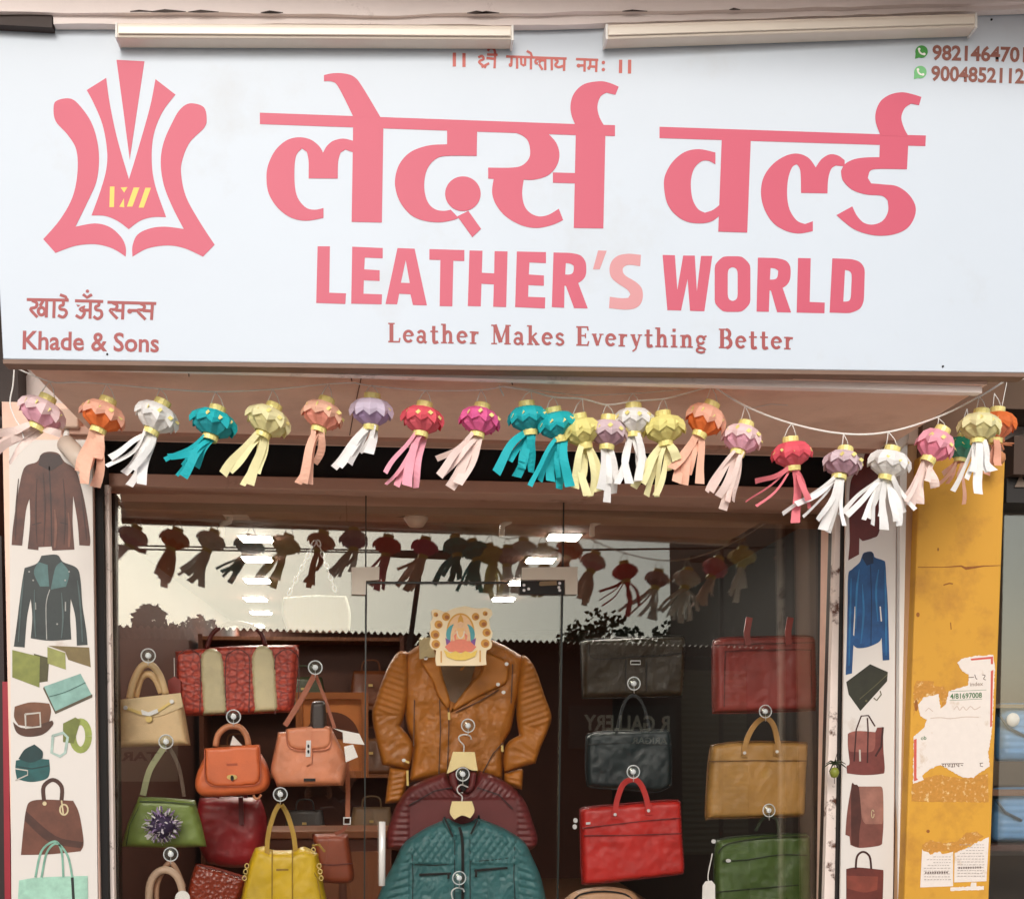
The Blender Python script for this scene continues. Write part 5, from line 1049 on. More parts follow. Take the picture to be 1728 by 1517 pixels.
for pts in ([(1322, 582), (1270, 560), (1415, 590), (1445, 652), (1325, 640)], [(1330, 662), (1380, 650), (1408, 720), (1340, 750)]): flat('price_tag', [ZA(pts)], Yb - 0.05, 0.001, M_paper, t)
# green tote with flower pompom
L5 = leather('green', 120, 140, 66); L5d = leather('green_dark', 60, 76, 34)
t = bag('tote_bag', 'olive green tote hung behind a lavender flower pompom, left of window', (275, 1427), Yb)
pillow('bag_body', ZA([(180, 942), (340, 948), (495, 962), (530, 1090), (560, 1222), (320, 1228), (80, 1222), (105, 1130), (130, 1060)]), Yb, 0.04, L5, t, 5, 12, wrinkle=0.003)
strap_flat('top_band', ZA, [(185, 968), (340, 972), (490, 985)], 8, Yb - 0.042, 0.003, L5d, t); strap_flat('side_seam', ZA, [(190, 985), (130, 1100), (110, 1215)], 6, Yb - 0.038, 0.003, L5d, t)
strap_flat('handle_strap', ZA, [(205, 935), (240, 800), (300, 700), (330, 658)], 34, Yb - 0.02, 0.008, leather('sage', 150, 152, 110), t); strap_flat('handle_strap', ZA, [(435, 940), (412, 800), (372, 700), (340, 660)], 20, Yb + 0.01, 0.008, leather('umber', 84, 60, 40), t)
pm_ = thing('flower_pompom', 'round lavender and white flower pompom in front of the green tote', 'ornament', tuple(P(275, 1393, Yb - 0.09)))
pc = P(273.5, 1393, Yb - 0.095); rr_ = 24 * Yb / F
pet = mat('petal_lilac', lin(170, 146, 190), 0.7, 0.3, 60); pet2 = mat('petal_white', lin(226, 222, 226), 0.7, 0.1, 60); pet3 = mat('petal_dark', lin(66, 52, 84), 0.7, 0.3, 60)
r_ = random.Random(12)
for k, m in enumerate((pet, pet2, pet3)):
    vs, fs = [], []
    for j in range(110 if k < 2 else 60):
        d = Vector((r_.gauss(0, 1), r_.gauss(0, 1), r_.gauss(0, 1))).normalized(); a = d.orthogonal().normalized(); b = d.cross(a); an = r_.uniform(0, 6.28); u = a * math.cos(an) + b * math.sin(an)
        rr2 = rr_ * r_.uniform(0.78, 1.12) * (0.85 if k == 2 else 1); c = pc + d * rr2; w_ = u * 0.0035; l_ = (d * 0.6 + d.cross(u) * r_.uniform(-.8, .8)).normalized() * 0.014; o = len(vs)
        vs += [c - w_, c + w_, c + l_ + w_ * .7 + d * .002, c + l_ * 1.3, c + l_ - w_ * .7 + d * .002]; fs.append(tuple(range(o, o + 5)))
    p_ = obj('petals', mesh('petals', vs, fs), m, pm_); p_['kind'] = 'stuff'
lathe('core', [(0, -rr_ * .85), (rr_ * .6, -rr_ * .6), (rr_ * .86, 0), (rr_ * .6, rr_ * .6), (0, rr_ * .85)], pc, pet3, pm_, 14)
# yellow tote
L6 = leather('yellow', 214, 178, 36); L6d = leather('mustard', 150, 116, 20)
t = bag('tote_bag', 'mustard yellow tote with centre panel and gold rings, bottom of window', (478, 1517), Yb - 0.02)
pillow('bag_body', ZA([(832, 1228), (890, 1220), (930, 1240), (1040, 1240), (1110, 1222), (1185, 1262), (1205, 1380), (1240, 1560), (1300, 1850), (690, 1850), (745, 1560), (790, 1340)]), Yb - 0.02, 0.055, L6, t, 5, 14, wrinkle=0.004)
for x in (927, 1040): strap_flat('panel_seam', ZA, [(x, 1240), (x, 1400), (x + (x - 983) * .05, 1850)], 6, Yb - 0.078, 0.003, L6d, t)
for pts, dyy in (([(898, 1290), (905, 1160), (940, 1035), (970, 985)], -.03), ([(1062, 1290), (1048, 1160), (1012, 1040), (980, 988)], 0.0)): strap_flat('handle_strap', ZA, pts, 26, Yb + dyy - 0.03, 0.008, leather('strap_yellow', 176, 140, 50), t)
for x, y in ((785, 1330), (778, 1362), (772, 1398), (1190, 1330), (1196, 1362), (1202, 1398), (1158, 1240)): tube('ring', [P(*ZA([(x + 11 * math.cos(a), y + 13 * math.sin(a))])[0], Yb - 0.075) for a in [k * 0.785 for k in range(8)]], 0.0022, M_brass, t, 6, 2, True)
strap_flat('bow_tassel', ZA, [(1150, 1215), (1190, 1210), (1222, 1250)], 12, Yb - 0.06, 0.005, L6d, t)
strap_flat('fold_seam', ZA, [(850, 1260), (838, 1400), (800, 1600)], 5, Yb - 0.070, 0.003, L6d, t); strap_flat('fold_seam', ZA, [(1100, 1260), (1180, 1400), (1215, 1600)], 5, Yb - 0.070, 0.003, L6d, t)
flat('name_bar', [ZA([(950, 1345), (1018, 1345), (1018, 1356), (950, 1357)])], Yb - 0.077, 0.0015, L6d, t)
# crocodile pouch, crimson bag, brown crossbody
def croc():
    m = mat('crocodile_rust', lin(134, 50, 28), 0.3, 0.2, 12, 0.9, 60, vor=True); n = m.node_tree.nodes
    m.node_tree.nodes['Voronoi Texture'].feature = 'F1'; return m
t = bag('clutch_bag', 'rust crocodile skin clutch lying beside the yellow tote', (365, 1517), Yb)
pillow('bag_body', ZA([(500, 1312), (640, 1345), (792, 1392), (770, 1480), (740, 1560), (690, 1700), (380, 1700), (440, 1520), (470, 1400)]), Yb + 0.06, 0.05, croc(), t, 5, 10); strap_flat('zip', ZA, [(505, 1325), (640, 1358), (785, 1404)], 6, Yb + 0.012, 0.003, leather('dark_red_seam', 90, 24, 20), t)
t = bag('tote_bag', 'large crimson bag hanging deeper in the shop below the orange saddle bag', (388, 1460), 5.1)
pillow('bag_body', ZA([(520, 950), (700, 942), (860, 950), (895, 1060), (890, 1200), (850, 1330), (700, 1340), (560, 1315), (510, 1200), (500, 1060)]), 5.12, 0.07, leather('crimson', 146, 34, 40), t, 6, 20, wrinkle=0.008); strap_flat('handle_strap', ZA, [(620, 950), (650, 860), (760, 860), (780, 950)], 22, 5.08, 0.008, leather('crimson_dark', 92, 20, 26), t); strap_flat('centre_strap', ZA, [(752, 945), (756, 1100)], 26, 5.04, 0.006, leather('crimson_dark', 92, 20, 26), t)
t = bag('crossbody_bag', 'rust brown crossbody bag on a long buckled strap, left of the door', (560, 1490), 5.0)
pillow('bag_body', ZA([(1150, 1152), (1250, 1148), (1350, 1150), (1372, 1280), (1387, 1390), (1365, 1425), (1280, 1428), (1195, 1420), (1175, 1300)]), 5.02, 0.04, leather('rust', 140, 66, 38), t, 5, 9)
strap_flat('long_strap', ZA, [(1345, 745), (1352, 900), (1350, 1060)], 26, 4.98, 0.006, leather('rust_light', 166, 92, 54), t); strap_flat('strap_end', ZA, [(1345, 1095), (1325, 1130), (1280, 1150)], 20, 4.98, 0.006, leather('rust', 140, 66, 38), t)
tube('buckle', [P(*ZA([q])[0], 4.97) for q in ((1328, 1060), (1366, 1060), (1364, 1096), (1328, 1096))], 0.004, M_chrome, t, 6, 1, True); strap_flat('seam', ZA, [(1165, 1320), (1270, 1325), (1380, 1315)], 5, 4.978, 0.003, leather('dark_red_seam', 90, 24, 20), t)
# beige looped handles with round tag
t = bag('handbag', 'bag with beige braided looped handles and round white tag, bottom left corner', (285, 1600), Yb)
tube_px('braided_handle', ZA([(238, 1600), (240, 1450), (275, 1375), (335, 1352), (395, 1390), (425, 1480), (430, 1600)]), Yb - 0.02, 6.5, leather('beige', 206, 176, 150), t); tube_px('braided_handle', ZA([(285, 1600), (280, 1450), (320, 1350), (360, 1312), (400, 1370), (432, 1450)]), Yb + 0.01, 4.5, leather('beige2', 180, 140, 112), t)
pillow('bag_body', ZA([(190, 1590), (320, 1575), (470, 1590), (500, 1900), (160, 1900)]), Yb, 0.05, leather('beige', 206, 176, 150), t, 6, 12); flat('round_tag', [ZA(ell(425, 1512, 42, 44, 24))], Yb - 0.045, 0.0015, M_paper, t)

Yb = Y_BAG + 0.13
# ---- briefcases right of the door
def briefcase(label, z, out, m, md, Y, T, handle, hw, ends, seams, base, edge=9, hm=None, wr=0.004):
    t = thing('briefcase', label, 'briefcase', tuple(P(*z([base])[0], Y)), 'briefcases hung in the window')
    pillow('case_body', z(out), Y, T, m, t, 4, edge, wrinkle=wr)
    o = smooth_loop(z(out), 5, 50); tube('edge_piping', [P(x, y, Y - T * 0.45) for x, y in o][::2], 0.0032, md, t, 6, 1, True)
    if handle:
        strap_flat('handle', z, handle, hw, Y - T - 0.004, 0.010, hm or m, t)
        for (x, y) in ends:
            flat('handle_tab', [z([(x - hw * .62, y - 42), (x + hw * .62, y - 42), (x + hw * .6, y + 24), (x - hw * .6, y + 24)])], Y - T - 0.003, 0.006, hm or m, t); flat('rivet', [z(ell(x, y, 9, 9, 12))], Y - T - 0.015, 0.003, M_chrome, t)
    for s_ in seams: strap_flat('seam', z, s_, 6, Y - T + 0.0005, 0.0065, md, t)
    return t
Lr = leather('red', 190, 40, 34); Lrd = leather('red_dark', 112, 16, 18)
t = briefcase('bright red leather briefcase right of the door', ZCc, [(128, 1022), (160, 1002), (400, 980), (655, 960), (690, 985), (698, 1160), (710, 1340), (698, 1376), (430, 1405), (170, 1432), (140, 1405), (132, 1220)], Lr, Lrd, Yb, 0.045, [(322, 1050), (335, 960), (370, 872), (425, 846), (465, 870), (497, 945), (512, 1030)], 30, ((325, 1042), (512, 1020)), [[(140, 1118), (300, 1100), (490, 1078), (690, 1062)], [(150, 1160), (400, 1158), (695, 1148)]], (420, 1432))
for x, y in ((102, 1075), (98, 1110)): flat('side_clip', [ZCc(ell(x, y, 12, 14, 10))], Yb, 0.01, M_chrome, t)
flat('zip_pull', [ZCc([(162, 1086), (186, 1084), (186, 1096), (162, 1098)])], Yb - 0.05, 0.004, M_chrome, t)
briefcase('tan leather briefcase hung high on the right glass panel', ZCc, [(862, 655), (1000, 636), (1200, 632), (1378, 640), (1400, 662), (1390, 850), (1385, 1020), (1370, 1052), (1100, 1060), (845, 1066), (830, 1045), (845, 760)], leather('tan', 178, 134, 72), leather('tan_dark', 110, 74, 34), Yb, 0.045, [(1045, 710), (1062, 620), (1110, 535), (1165, 502), (1208, 540), (1232, 630), (1238, 705)], 28, ((1050, 697), (1232, 690)), [[(850, 745), (1100, 740), (1395, 742)]], (1100, 1066))
briefcase('dusty red briefcase with big front pocket, top right of the window', ZCc, [(872, 90), (895, 62), (960, 50), (1180, 46), (1400, 42), (1440, 62), (1446, 250), (1445, 435), (1420, 460), (1160, 470), (900, 476), (872, 445), (868, 250)], leather('dusty_red', 158, 66, 60), leather('dusty_red_dark', 104, 36, 32), 5.06, 0.05, None, 0, (), [[(935, 440), (942, 160), (965, 130), (1180, 122), (1400, 122), (1420, 150), (1424, 420)], [(880, 95), (1180, 85), (1440, 80)]], (1160, 476))
t = [o for o in bpy.data.objects if o.get('label', '').startswith('dusty red briefcase')][0]
for x in (1066, 1296): strap_flat('handle_strap', ZCc, [(x, 95), (x - 4, 20), (x + 10, -60)], 34, 5.06 - 0.055, 0.008, leather('dusty_red', 158, 66, 60), t)
Lg = leather('bottle_green', 74, 96, 46); Lgd = leather('bottle_green_dark', 30, 40, 20)
t = briefcase('bottle green laptop bag with white swing tag, bottom right of window', ZCc, [(890, 1185), (1000, 1165), (1200, 1152), (1390, 1148), (1412, 1175), (1415, 1400), (1420, 1850), (890, 1850), (880, 1500), (878, 1300)], Lg, Lgd, Yb, 0.045, [(1108, 1135), (1145, 1070), (1190, 1052), (1228, 1075), (1240, 1160)], 16, (), [[(900, 1260), (960, 1205), (1180, 1170), (1400, 1165)], [(930, 1302), (1060, 1296), (1240, 1268), (1400, 1270)], [(890, 1476), (1100, 1458), (1350, 1436)]], (1150, 1700), hm=Lgd)
flat('swing_tag', [ZCc([(815, 1440), (832, 1415), (866, 1412), (885, 1435), (886, 1560), (812, 1560)])], Yb - 0.06, 0.0015, M_paper, t); tube_px('tag_string', ZCc([(850, 1425), (846, 1380), (862, 1300), (870, 1260)]), Yb - 0.055, 1.0, M_cord, t)
flat('zip_pull', [ZCc(ell(958, 1300, 14, 10, 12))], Yb - 0.05, 0.006, M_chrome, t); flat('ring', [ZCc(ell(876, 1192, 12, 12, 12))], Yb - 0.04, 0.006, M_chrome, t)
Ld = leather('dark_olive', 58, 48, 32); Ldd = leather('dark_olive_seam', 26, 20, 14)
t = briefcase('dark olive flap briefcase in the shade above the dark blue bag', ZCc, [(132, 75), (200, 60), (450, 50), (700, 42), (716, 70), (712, 240), (700, 382), (420, 388), (142, 392), (135, 230)], Ld, Ldd, 5.12, 0.045, None, 0, (), [[(180, 90), (205, 170), (450, 158), (690, 140), (712, 95)], [(385, 180), (385, 350)], [(500, 175), (500, 350)]], (420, 392))
flat('buckle', [ZCc(stroke([(412, 182), (466, 182), (466, 202), (412, 202), (412, 182)], 5))], 5.07, 0.004, M_chrome, t)
t = briefcase('dark blue black laptop bag hanging behind the red briefcase', ZCc, [(165, 600), (230, 580), (420, 572), (610, 565), (632, 590), (642, 740), (640, 880), (560, 918), (400, 905), (200, 892), (165, 860), (158, 720)], leather('ink_blue', 30, 42, 44), leather('ink_seam', 14, 18, 20), 5.12, 0.04, [(330, 590), (370, 430), (425, 375), (480, 430), (520, 580)], 16, (), [[(170, 650), (400, 640), (635, 655)]], (400, 905), hm=leather('ink_seam', 14, 18, 20))
t = bag('handbag', 'tan handbag top with dark zip peeking up under the red briefcase', (1015, 1600), Yb)
pillow('bag_body', ZCc([(30, 1560), (60, 1500), (120, 1465), (250, 1446), (390, 1460), (450, 1500), (480, 1560), (500, 1850), (20, 1850)]), Yb + 0.02, 0.06, leather('camel', 190, 146, 110), t, 5, 14); strap_flat('zip', ZCc, [(80, 1540), (130, 1490), (250, 1472), (380, 1488), (440, 1540)], 10, Yb - 0.035, 0.003, M_blackmetal, t)

# ---- jackets on the door
def jacket(label, base, Y): return thing('leather_jacket', label, 'jacket', tuple(P(base[0], base[1], Y)), 'jackets hung inside the door')
Lo = leather('ochre', 176, 108, 34, 0.5); Lod = leather('ochre_dark', 84, 44, 12); Lol = leather('ochre_light', 190, 120, 44, 0.45)
t = jacket('ochre brown biker jacket with ribbed sleeves, hung behind the deity sticker', (770, 1330), 4.95)
Yj = 5.02
def rib(ax, per, amp): return lambda x, y: amp * abs(math.sin((y + ax * x) * math.pi / per))
def torso_fold(x, y): return 0.007 * mnoise.noise(Vector((x * 0.05, y * 0.013, 3.1))) + 0.004 * (0.3 - abs(mnoise.noise(Vector((x * 0.06 + y * 0.03, y * 0.05, 7.7)))))
pillow('torso', ZB([(270, 150), (380, 80), (480, 55), (700, 55), (800, 80), (950, 165), (925, 330), (890, 470), (870, 570), (830, 650), (822, 845), (640, 840), (520, 825), (300, 862), (322, 660), (290, 560), (268, 420), (252, 290)]), Yj, 0.05, Lo, t, 3.2, 16, torso_fold, wrinkle=0.006, wscale=0.10)
pillow('sleeve', ZB([(240, 132), (290, 130), (300, 280), (285, 430), (262, 520), (250, 545), (320, 645), (305, 770), (290, 790), (150, 765), (110, 600), (92, 480), (112, 400), (150, 290), (195, 190)]), Yj - 0.03, 0.042, Lo, t, 2.8, 10, lambda x, y: (0.011 * abs(math.sin((y - 0.35 * x) * math.pi / 10.5)) if y < 1205 else 0.012 * (0.3 - abs(mnoise.noise(Vector((x * 0.04, y * 0.09 + x * 0.05, 1.7)))))), wrinkle=0.0025, wscale=0.14)
pillow('cuff', ZB([(190, 775), (300, 790), (285, 880), (262, 975), (165, 980), (178, 870)]), Yj - 0.03, 0.03, Lo, t, 2.8, 8, rib(0.2, 9, 0.009))
pillow('sleeve', ZB([(925, 150), (965, 165), (1010, 235), (1060, 380), (1097, 490), (1078, 570), (1040, 660), (1008, 755), (920, 780), (832, 810), (826, 720), (850, 640), (915, 598), (900, 480), (905, 330)]), Yj - 0.03, 0.042, Lo, t, 2.8, 10, lambda x, y: (0.011 * abs(math.sin((y + 0.35 * x) * math.pi / 10.5)) if y < 1225 else 0.012 * (0.3 - abs(mnoise.noise(Vector((x * 0.04, y * 0.09 - x * 0.05, 4.7)))))), wrinkle=0.0025, wscale=0.14)
pillow('cuff', ZB([(832, 812), (925, 785), (938, 800), (932, 905), (860, 880), (830, 855)]), Yj - 0.03, 0.03, Lo, t, 2.8, 8, rib(-0.2, 9, 0.009))
pillow('lapel', ZB([(700, 120), (780, 150), (865, 192), (848, 300), (800, 332), (680, 390), (560, 458), (528, 470), (570, 400), (640, 310), (705, 235)]), Yj - 0.056, 0.012, Lol, t, 3.5, 4, wrinkle=0.0015, wscale=0.15)
pillow('lapel', ZB([(380, 95), (450, 130), (500, 300), (530, 400), (522, 470), (460, 380), (430, 300), (360, 175)]), Yj - 0.056, 0.012, Lol, t, 3.5, 4, wrinkle=0.0015, wscale=0.15)
flat('inner_lining', [ZB([(470, 120), (700, 120), (640, 310), (560, 420), (520, 400), (480, 260)])], Yj - 0.055, 0.003, leather('lining', 112, 84, 58), t)
for pts in ([(515, 430), (522, 500), (520, 640), (512, 825)], [(470, 400), (476, 560), (466, 826)], [(560, 470), (690, 410), (800, 345)], [(825, 640), (770, 700), (700, 830)], [(880, 200), (870, 420)], [(330, 400), (325, 660)]): strap_flat('seam', ZB, pts, 6, Yj - 0.056, 0.006, Lod, t)
for x, y in ((393, 168), (845, 200), (797, 314), (828, 358), (270, 738)): flat('stud', [ZB(ell(x, y, 11, 10, 12))], Yj - 0.10, 0.006, M_chrome, t)
for pts in ([(522, 470), (524, 512)], [(290, 795), (292, 880)], [(270, 738), (300, 752)], [(820, 655), (822, 690)]): strap_flat('zip_pull', ZB, pts, 12, Yj - 0.10, 0.005, M_brass, t)
flat('paper_label', [ZB([(355, 52), (420, 50), (448, 160), (358, 172)])], Yj - 0.105, 0.001, mat('label_cream', lin(196, 180, 140), 0.7, 0.1, 30), t)
M_wood = mat('pale_wood', lin(250, 226, 166), 0.5, 0.1, 30, 0.1, 90)
def hanger(label, z, out, wire, Y):
    t = thing('wooden_hanger', label, 'hanger', tuple(P(*z([out[0]])[0], Y)), 'pale wooden hangers')
    flat('shoulder_bar', [z(out)], Y, 0.022, M_wood, t, True); tube_px('wire_hook', z(wire), Y - 0.011, 1.25, M_chrome, t)
    return t
Lm = leather('maroon', 104, 40, 40, 0.45); Lmd = leather('maroon_dark', 44, 14, 16)
Ym = 4.94
t = jacket('maroon padded jacket between the ochre and teal jackets', (780, 1430), Ym)
pillow('torso', ZB([(500, 805), (420, 832), (300, 890), (235, 975), (200, 1060), (175, 1150), (178, 1235), (260, 1245), (360, 1400), (500, 1500), (800, 1500), (900, 1260), (985, 1238), (1020, 1182), (985, 1060), (950, 970), (880, 885), (780, 825), (690, 795), (640, 890), (600, 915), (555, 890)]), Ym, 0.05, Lm, t, 2.8, 14, lambda x, y: 0.010 * abs(math.sin(y * math.pi / 10)) * (1 if (x < 690 or x > 872) else 0) + 0.008 * abs(math.sin((x + (0.8 if x > 780 else -0.8) * y) * math.pi / 11)) * (1 if y < 1345 and 690 <= x <= 872 else 0))
pillow('collar', ZB([(520, 800), (560, 790), (580, 880), (600, 915), (560, 925), (528, 880)]), Ym - 0.05, 0.02, Lm, t, 3.5, 5); pillow('collar', ZB([(640, 800), (680, 795), (672, 880), (640, 925), (602, 920), (630, 880)]), Ym - 0.05, 0.02, Lm, t, 3.5, 5)
flat('collar_inside', [ZB([(530, 790), (680, 790), (650, 880), (602, 915), (555, 880)])], Ym - 0.03, 0.002, M_black, t)
strap_flat('chest_seam', ZB, [(300, 990), (440, 910), (540, 890)], 6, Ym - 0.053, 0.008, Lmd, t); strap_flat('chest_seam', ZB, [(680, 890), (800, 930), (880, 1010)], 6, Ym - 0.053, 0.008, Lmd, t)
hanger('pale wooden hanger of the maroon jacket, upper of two', ZB, [(545, 690), (665, 692), (682, 795), (645, 792), (598, 772), (540, 800), (510, 812)], [(605, 692), (606, 655), (582, 628), (580, 605), (608, 594), (640, 602), (648, 622)], Ym - 0.06)
hanger('pale wooden hanger of the teal jacket, lower of two', ZB, [(540, 967), (650, 967), (664, 1020), (640, 1060), (595, 1045), (552, 1068), (527, 1030)], [(595, 968), (596, 940), (572, 915), (572, 890), (595, 875), (632, 890)], 4.80)
w = tube_px('bare_wire_hook', ZB([(560, 1560), (540, 1500), (540, 1470), (565, 1452), (600, 1458), (608, 1475)]), 4.76, 1.25, M_chrome); tag(w, 'bare curved wire hook below the lowest suction hook on the door', 'hook')
Lt = leather('teal', 60, 112, 114, 0.42); Ltd = leather('teal_dark', 16, 34, 36)
Yt = 4.88
def quilt(x, y):
    X, Yq = (x - 600) * 1, y
    if 1392 < y < 1455 and 690 < x < 872 and not 768 < x < 792:
        a = abs(math.sin((x - 780 + 0.75 * (y - 1400)) * math.pi / 13)); b = abs(math.sin((x - 780 - 0.75 * (y - 1400)) * math.pi / 13))
        return 0.011 * min(a, b) ** 0.6
    if x < 690 or x > 872: return 0.012 * abs(math.sin((y + (0.25 if x < 780 else -0.25) * x) * math.pi / 13)) ** 0.7
    return 0
t = jacket('teal jacket with diamond quilted shoulders, lowest on the door', (780, 1600), Yt)
pillow('torso', ZB([(520, 1062), (560, 1085), (600, 1095), (650, 1080), (682, 1062), (760, 1088), (850, 1128), (945, 1195), (990, 1280), (1030, 1370), (1055, 1460), (1080, 1600), (1100, 1850), (60, 1850), (100, 1600), (150, 1440), (215, 1310), (268, 1205), (370, 1130), (450, 1090)]), Yt, 0.06, Lt, t, 2.6, 16, quilt, wrinkle=0.005, wscale=0.09)
for pts in ([(500, 1050), (545, 1130), (575, 1165), (540, 1175), (500, 1110), (488, 1070)], [(690, 1040), (660, 1120), (632, 1165), (660, 1170), (685, 1110), (698, 1065)]): pillow('collar', ZB(pts), Yt - 0.06, 0.02, Lt, t, 3.2, 4)
for pts in ([(497, 1060), (545, 1165)], [(684, 1070), (645, 1150)]): strap_flat('collar_edge', ZB, pts, 10, Yt - 0.078, 0.006, M_blackmetal, t)
strap_flat('front_zip', ZB, [(580, 1110), (598, 1200), (600, 1500), (602, 1850)], 16, Yt - 0.062, 0.008, M_blackmetal, t)
for pts in ([(355, 1378), (535, 1370)], [(665, 1354), (850, 1339)]): strap_flat('pocket_zip', ZB, pts, 12, Yt - 0.062, 0.008, M_blackmetal, t)
for pts in ([(520, 1370), (520, 1400)], [(674, 1354), (674, 1390)]): strap_flat('zip_pull', ZB, pts, 12, Yt - 0.066, 0.008, M_blackmetal, t)
for pts in ([(330, 1320), (450, 1325), (555, 1312)], [(640, 1305), (760, 1295), (880, 1280)], [(315, 1230), (322, 1400), (310, 1850)], [(890, 1220), (885, 1380), (910, 1850)], [(555, 1180), (553, 1850)], [(640, 1180), (642, 1850)]): strap_flat('seam', ZB, pts, 5, Yt - 0.060, 0.008, Ltd, t)
# ================================================================== inside the shop
M_led = mat('led_panel', (1.0, 0.93, 0.82), 0.5, 0.0, emit=75)
def led(px, py, lab, s=0.15):
    c = PZ(px, py, ZC - 0.012)
    t = thing('ceiling_light', lab, 'ceiling light', tuple(c), 'square ceiling lights inside the shop')
    box('lit_panel', (c.x - s / 2, c.y - s / 2, ZC - 0.014), (c.x + s / 2, c.y + s / 2, ZC - 0.006), M_led, t); box('trim', (c.x - s / 2 - .012, c.y - s / 2 - .012, ZC - 0.006), (c.x + s / 2 + .012, c.y + s / 2 + .012, ZC - 0.0005), M_white, t)
ordn = ['nearest', 'second', 'third', 'fourth', 'fifth', 'sixth', 'seventh', 'farthest']
for k, (x, y) in enumerate(((448, 868), (432, 911), (434, 945), (434, 981), (431, 1012), (440, 1035), (430, 1057), (434, 1076))): led(x, y, '%s lit ceiling light of the left row inside the shop' % ordn[k])
for k, (x, y) in enumerate(((745, 866), (952, 908), (912, 947), (880, 985), (850, 1012))): led(x, y, '%s lit ceiling light of the middle row inside the shop' % ordn[k])
led(1047, 866, 'lit ceiling light at the right behind the glass panel'); led(576, 1091, 'lone far lit ceiling light deep in the shop, left of the door')
gl = thing('globe_lamp', 'unlit white globe lamp under the ceiling above the door', 'lamp', tuple(P(702, 862, 5.0)))
gc = P(702, 870, 5.0)
lathe('globe', [(0.0, -0.05), (0.03, -0.045), (0.05, -0.015), (0.055, 0.02), (0.055, 0.075), (0.05, 0.08), (0, 0.08)], gc, mat('globe_white', lin(210, 190, 170), 0.4, 0.04, 10), gl, 22); tube('cable', [gc + Vector((-.12, .02, .0)), gc + Vector((-.05, -.03, -.01)), gc + Vector((.03, -.06, .08))], 0.004, M_black, gl, 6)
for k, (x, lab) in enumerate(((395, 'left'), (868, 'middle'), (1020, 'right'))):
    t = thing('spot_box', 'white ceiling spotlight box on an elbow pipe, %s of three above the glass' % lab, 'spotlight', tuple(P(x, 875, 5.05)), 'spotlight boxes behind the glass')
    a, b = P(x - 18, 872, 5.05), P(x + 26, 856, 5.05); box('housing', (a.x, 5.0, a.z), (b.x, 5.12, b.z), M_batten, t, 0.004)
    tube('elbow_pipe', [P(x - 8, 871, 5.06), P(x - 8, 880, 5.06), P(x - 20, 886, 5.06), P(x - 21, 905, 5.06)], 0.012, M_batten, t, 10, 2)
# furniture
M_shelf = mat('shelf_wood', lin(128, 76, 42), 0.5, 0.25, 5, 0.1, 40); M_cab = mat('cabinet_wood', lin(96, 50, 28), 0.5, 0.25, 5, 0.1, 40)
def shelf_unit(label, x0, x1, y0, y1, n, zt_=2.3):
    t = thing('shelf_unit', label, 'shelf', ((x0 + x1) / 2, (y0 + y1) / 2, 0.25), 'shelves inside the shop')
    for x in (x0, x1 - 0.03): box('side_board', (x, y0, 0.26), (x + 0.03, y1, zt_), M_cab, t)
    box('back_board', (x0 + .03, y1 - 0.02, 0.26), (x1 - .03, y1, zt_), M_cab, t)
    for k in range(n + 1): z = 0.3 + (zt_ - 0.34) * k / n; box('shelf_board', (x0 + 0.031, y0, z), (x1 - 0.031, y1 - 0.021, z + 0.025), M_shelf, t)
    return [0.3 + (zt_ - 0.34) * k / n + 0.0255 for k in range(n)], (zt_ - 0.34) / n
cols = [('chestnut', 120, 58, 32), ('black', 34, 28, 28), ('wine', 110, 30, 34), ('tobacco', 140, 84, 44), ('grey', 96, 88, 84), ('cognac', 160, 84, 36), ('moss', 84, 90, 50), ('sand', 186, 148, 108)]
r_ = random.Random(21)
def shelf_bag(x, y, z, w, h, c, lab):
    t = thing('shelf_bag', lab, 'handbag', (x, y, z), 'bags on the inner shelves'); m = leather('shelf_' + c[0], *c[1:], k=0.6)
    n = 8; vs, fs = [], []
    for k in range(n + 1):
        v = k / n; s = 1 - 0.16 * v * v; d_ = 0.07 * (1 - 0.7 * v)
        for a in range(12):
            an = 2 * math.pi * a / 12; cx, cy = math.cos(an), math.sin(an); f = lambda q: math.copysign(abs(q) ** 0.45, q)
            vs.append((x + f(cx) * w / 2 * s, y + f(cy) * d_, z + h * v + 0.01 * (1 - v) * 0))
    for k in range(n): fs += [(k * 12 + a, k * 12 + (a + 1) % 12, k * 12 + 12 + (a + 1) % 12, k * 12 + 12 + a) for a in range(12)]
    fs += [tuple(range(12))[::-1], tuple(n * 12 + a for a in range(12))]
    obj('bag_body', mesh('bag_body', vs, fs, True), m, t)
    tube('handle', [(x - w * .22, y - .01, z + h - .01), (x - w * .16, y - .01, z + h + .07), (x + w * .16, y - .01, z + h + .07), (x + w * .22, y - .01, z + h - .01)], 0.007, m, t, 6); box('clasp', (x - .015, y - .082, z + h * .55), (x + .015, y - .062, z + h * .62), M_brass, t)
pos = ['first', 'second', 'third', 'fourth', 'fifth']; lev = ['lowest', 'low', 'middle', 'high', 'top']
for nm, x0, x1, y0, y1, kk in (('tall wooden shelf unit at the back of the shop, left', XWL - 0.3, XWL + 1.15, 8.6, 9.0, 3),):
    zz, gap = shelf_unit(nm, x0, x1, y0, y1, 4)
    for li, z in enumerate(zz[1:]):
        for k in range(kk):
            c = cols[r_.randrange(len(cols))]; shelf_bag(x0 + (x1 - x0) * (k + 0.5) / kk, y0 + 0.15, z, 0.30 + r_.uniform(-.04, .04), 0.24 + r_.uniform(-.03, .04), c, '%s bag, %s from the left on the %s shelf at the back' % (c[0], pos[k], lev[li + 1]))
fr = thing('picture_frame', 'wooden framed picture with a half round fan, behind the peach handbag', 'picture', tuple(P(560, 1310, 6.2)))
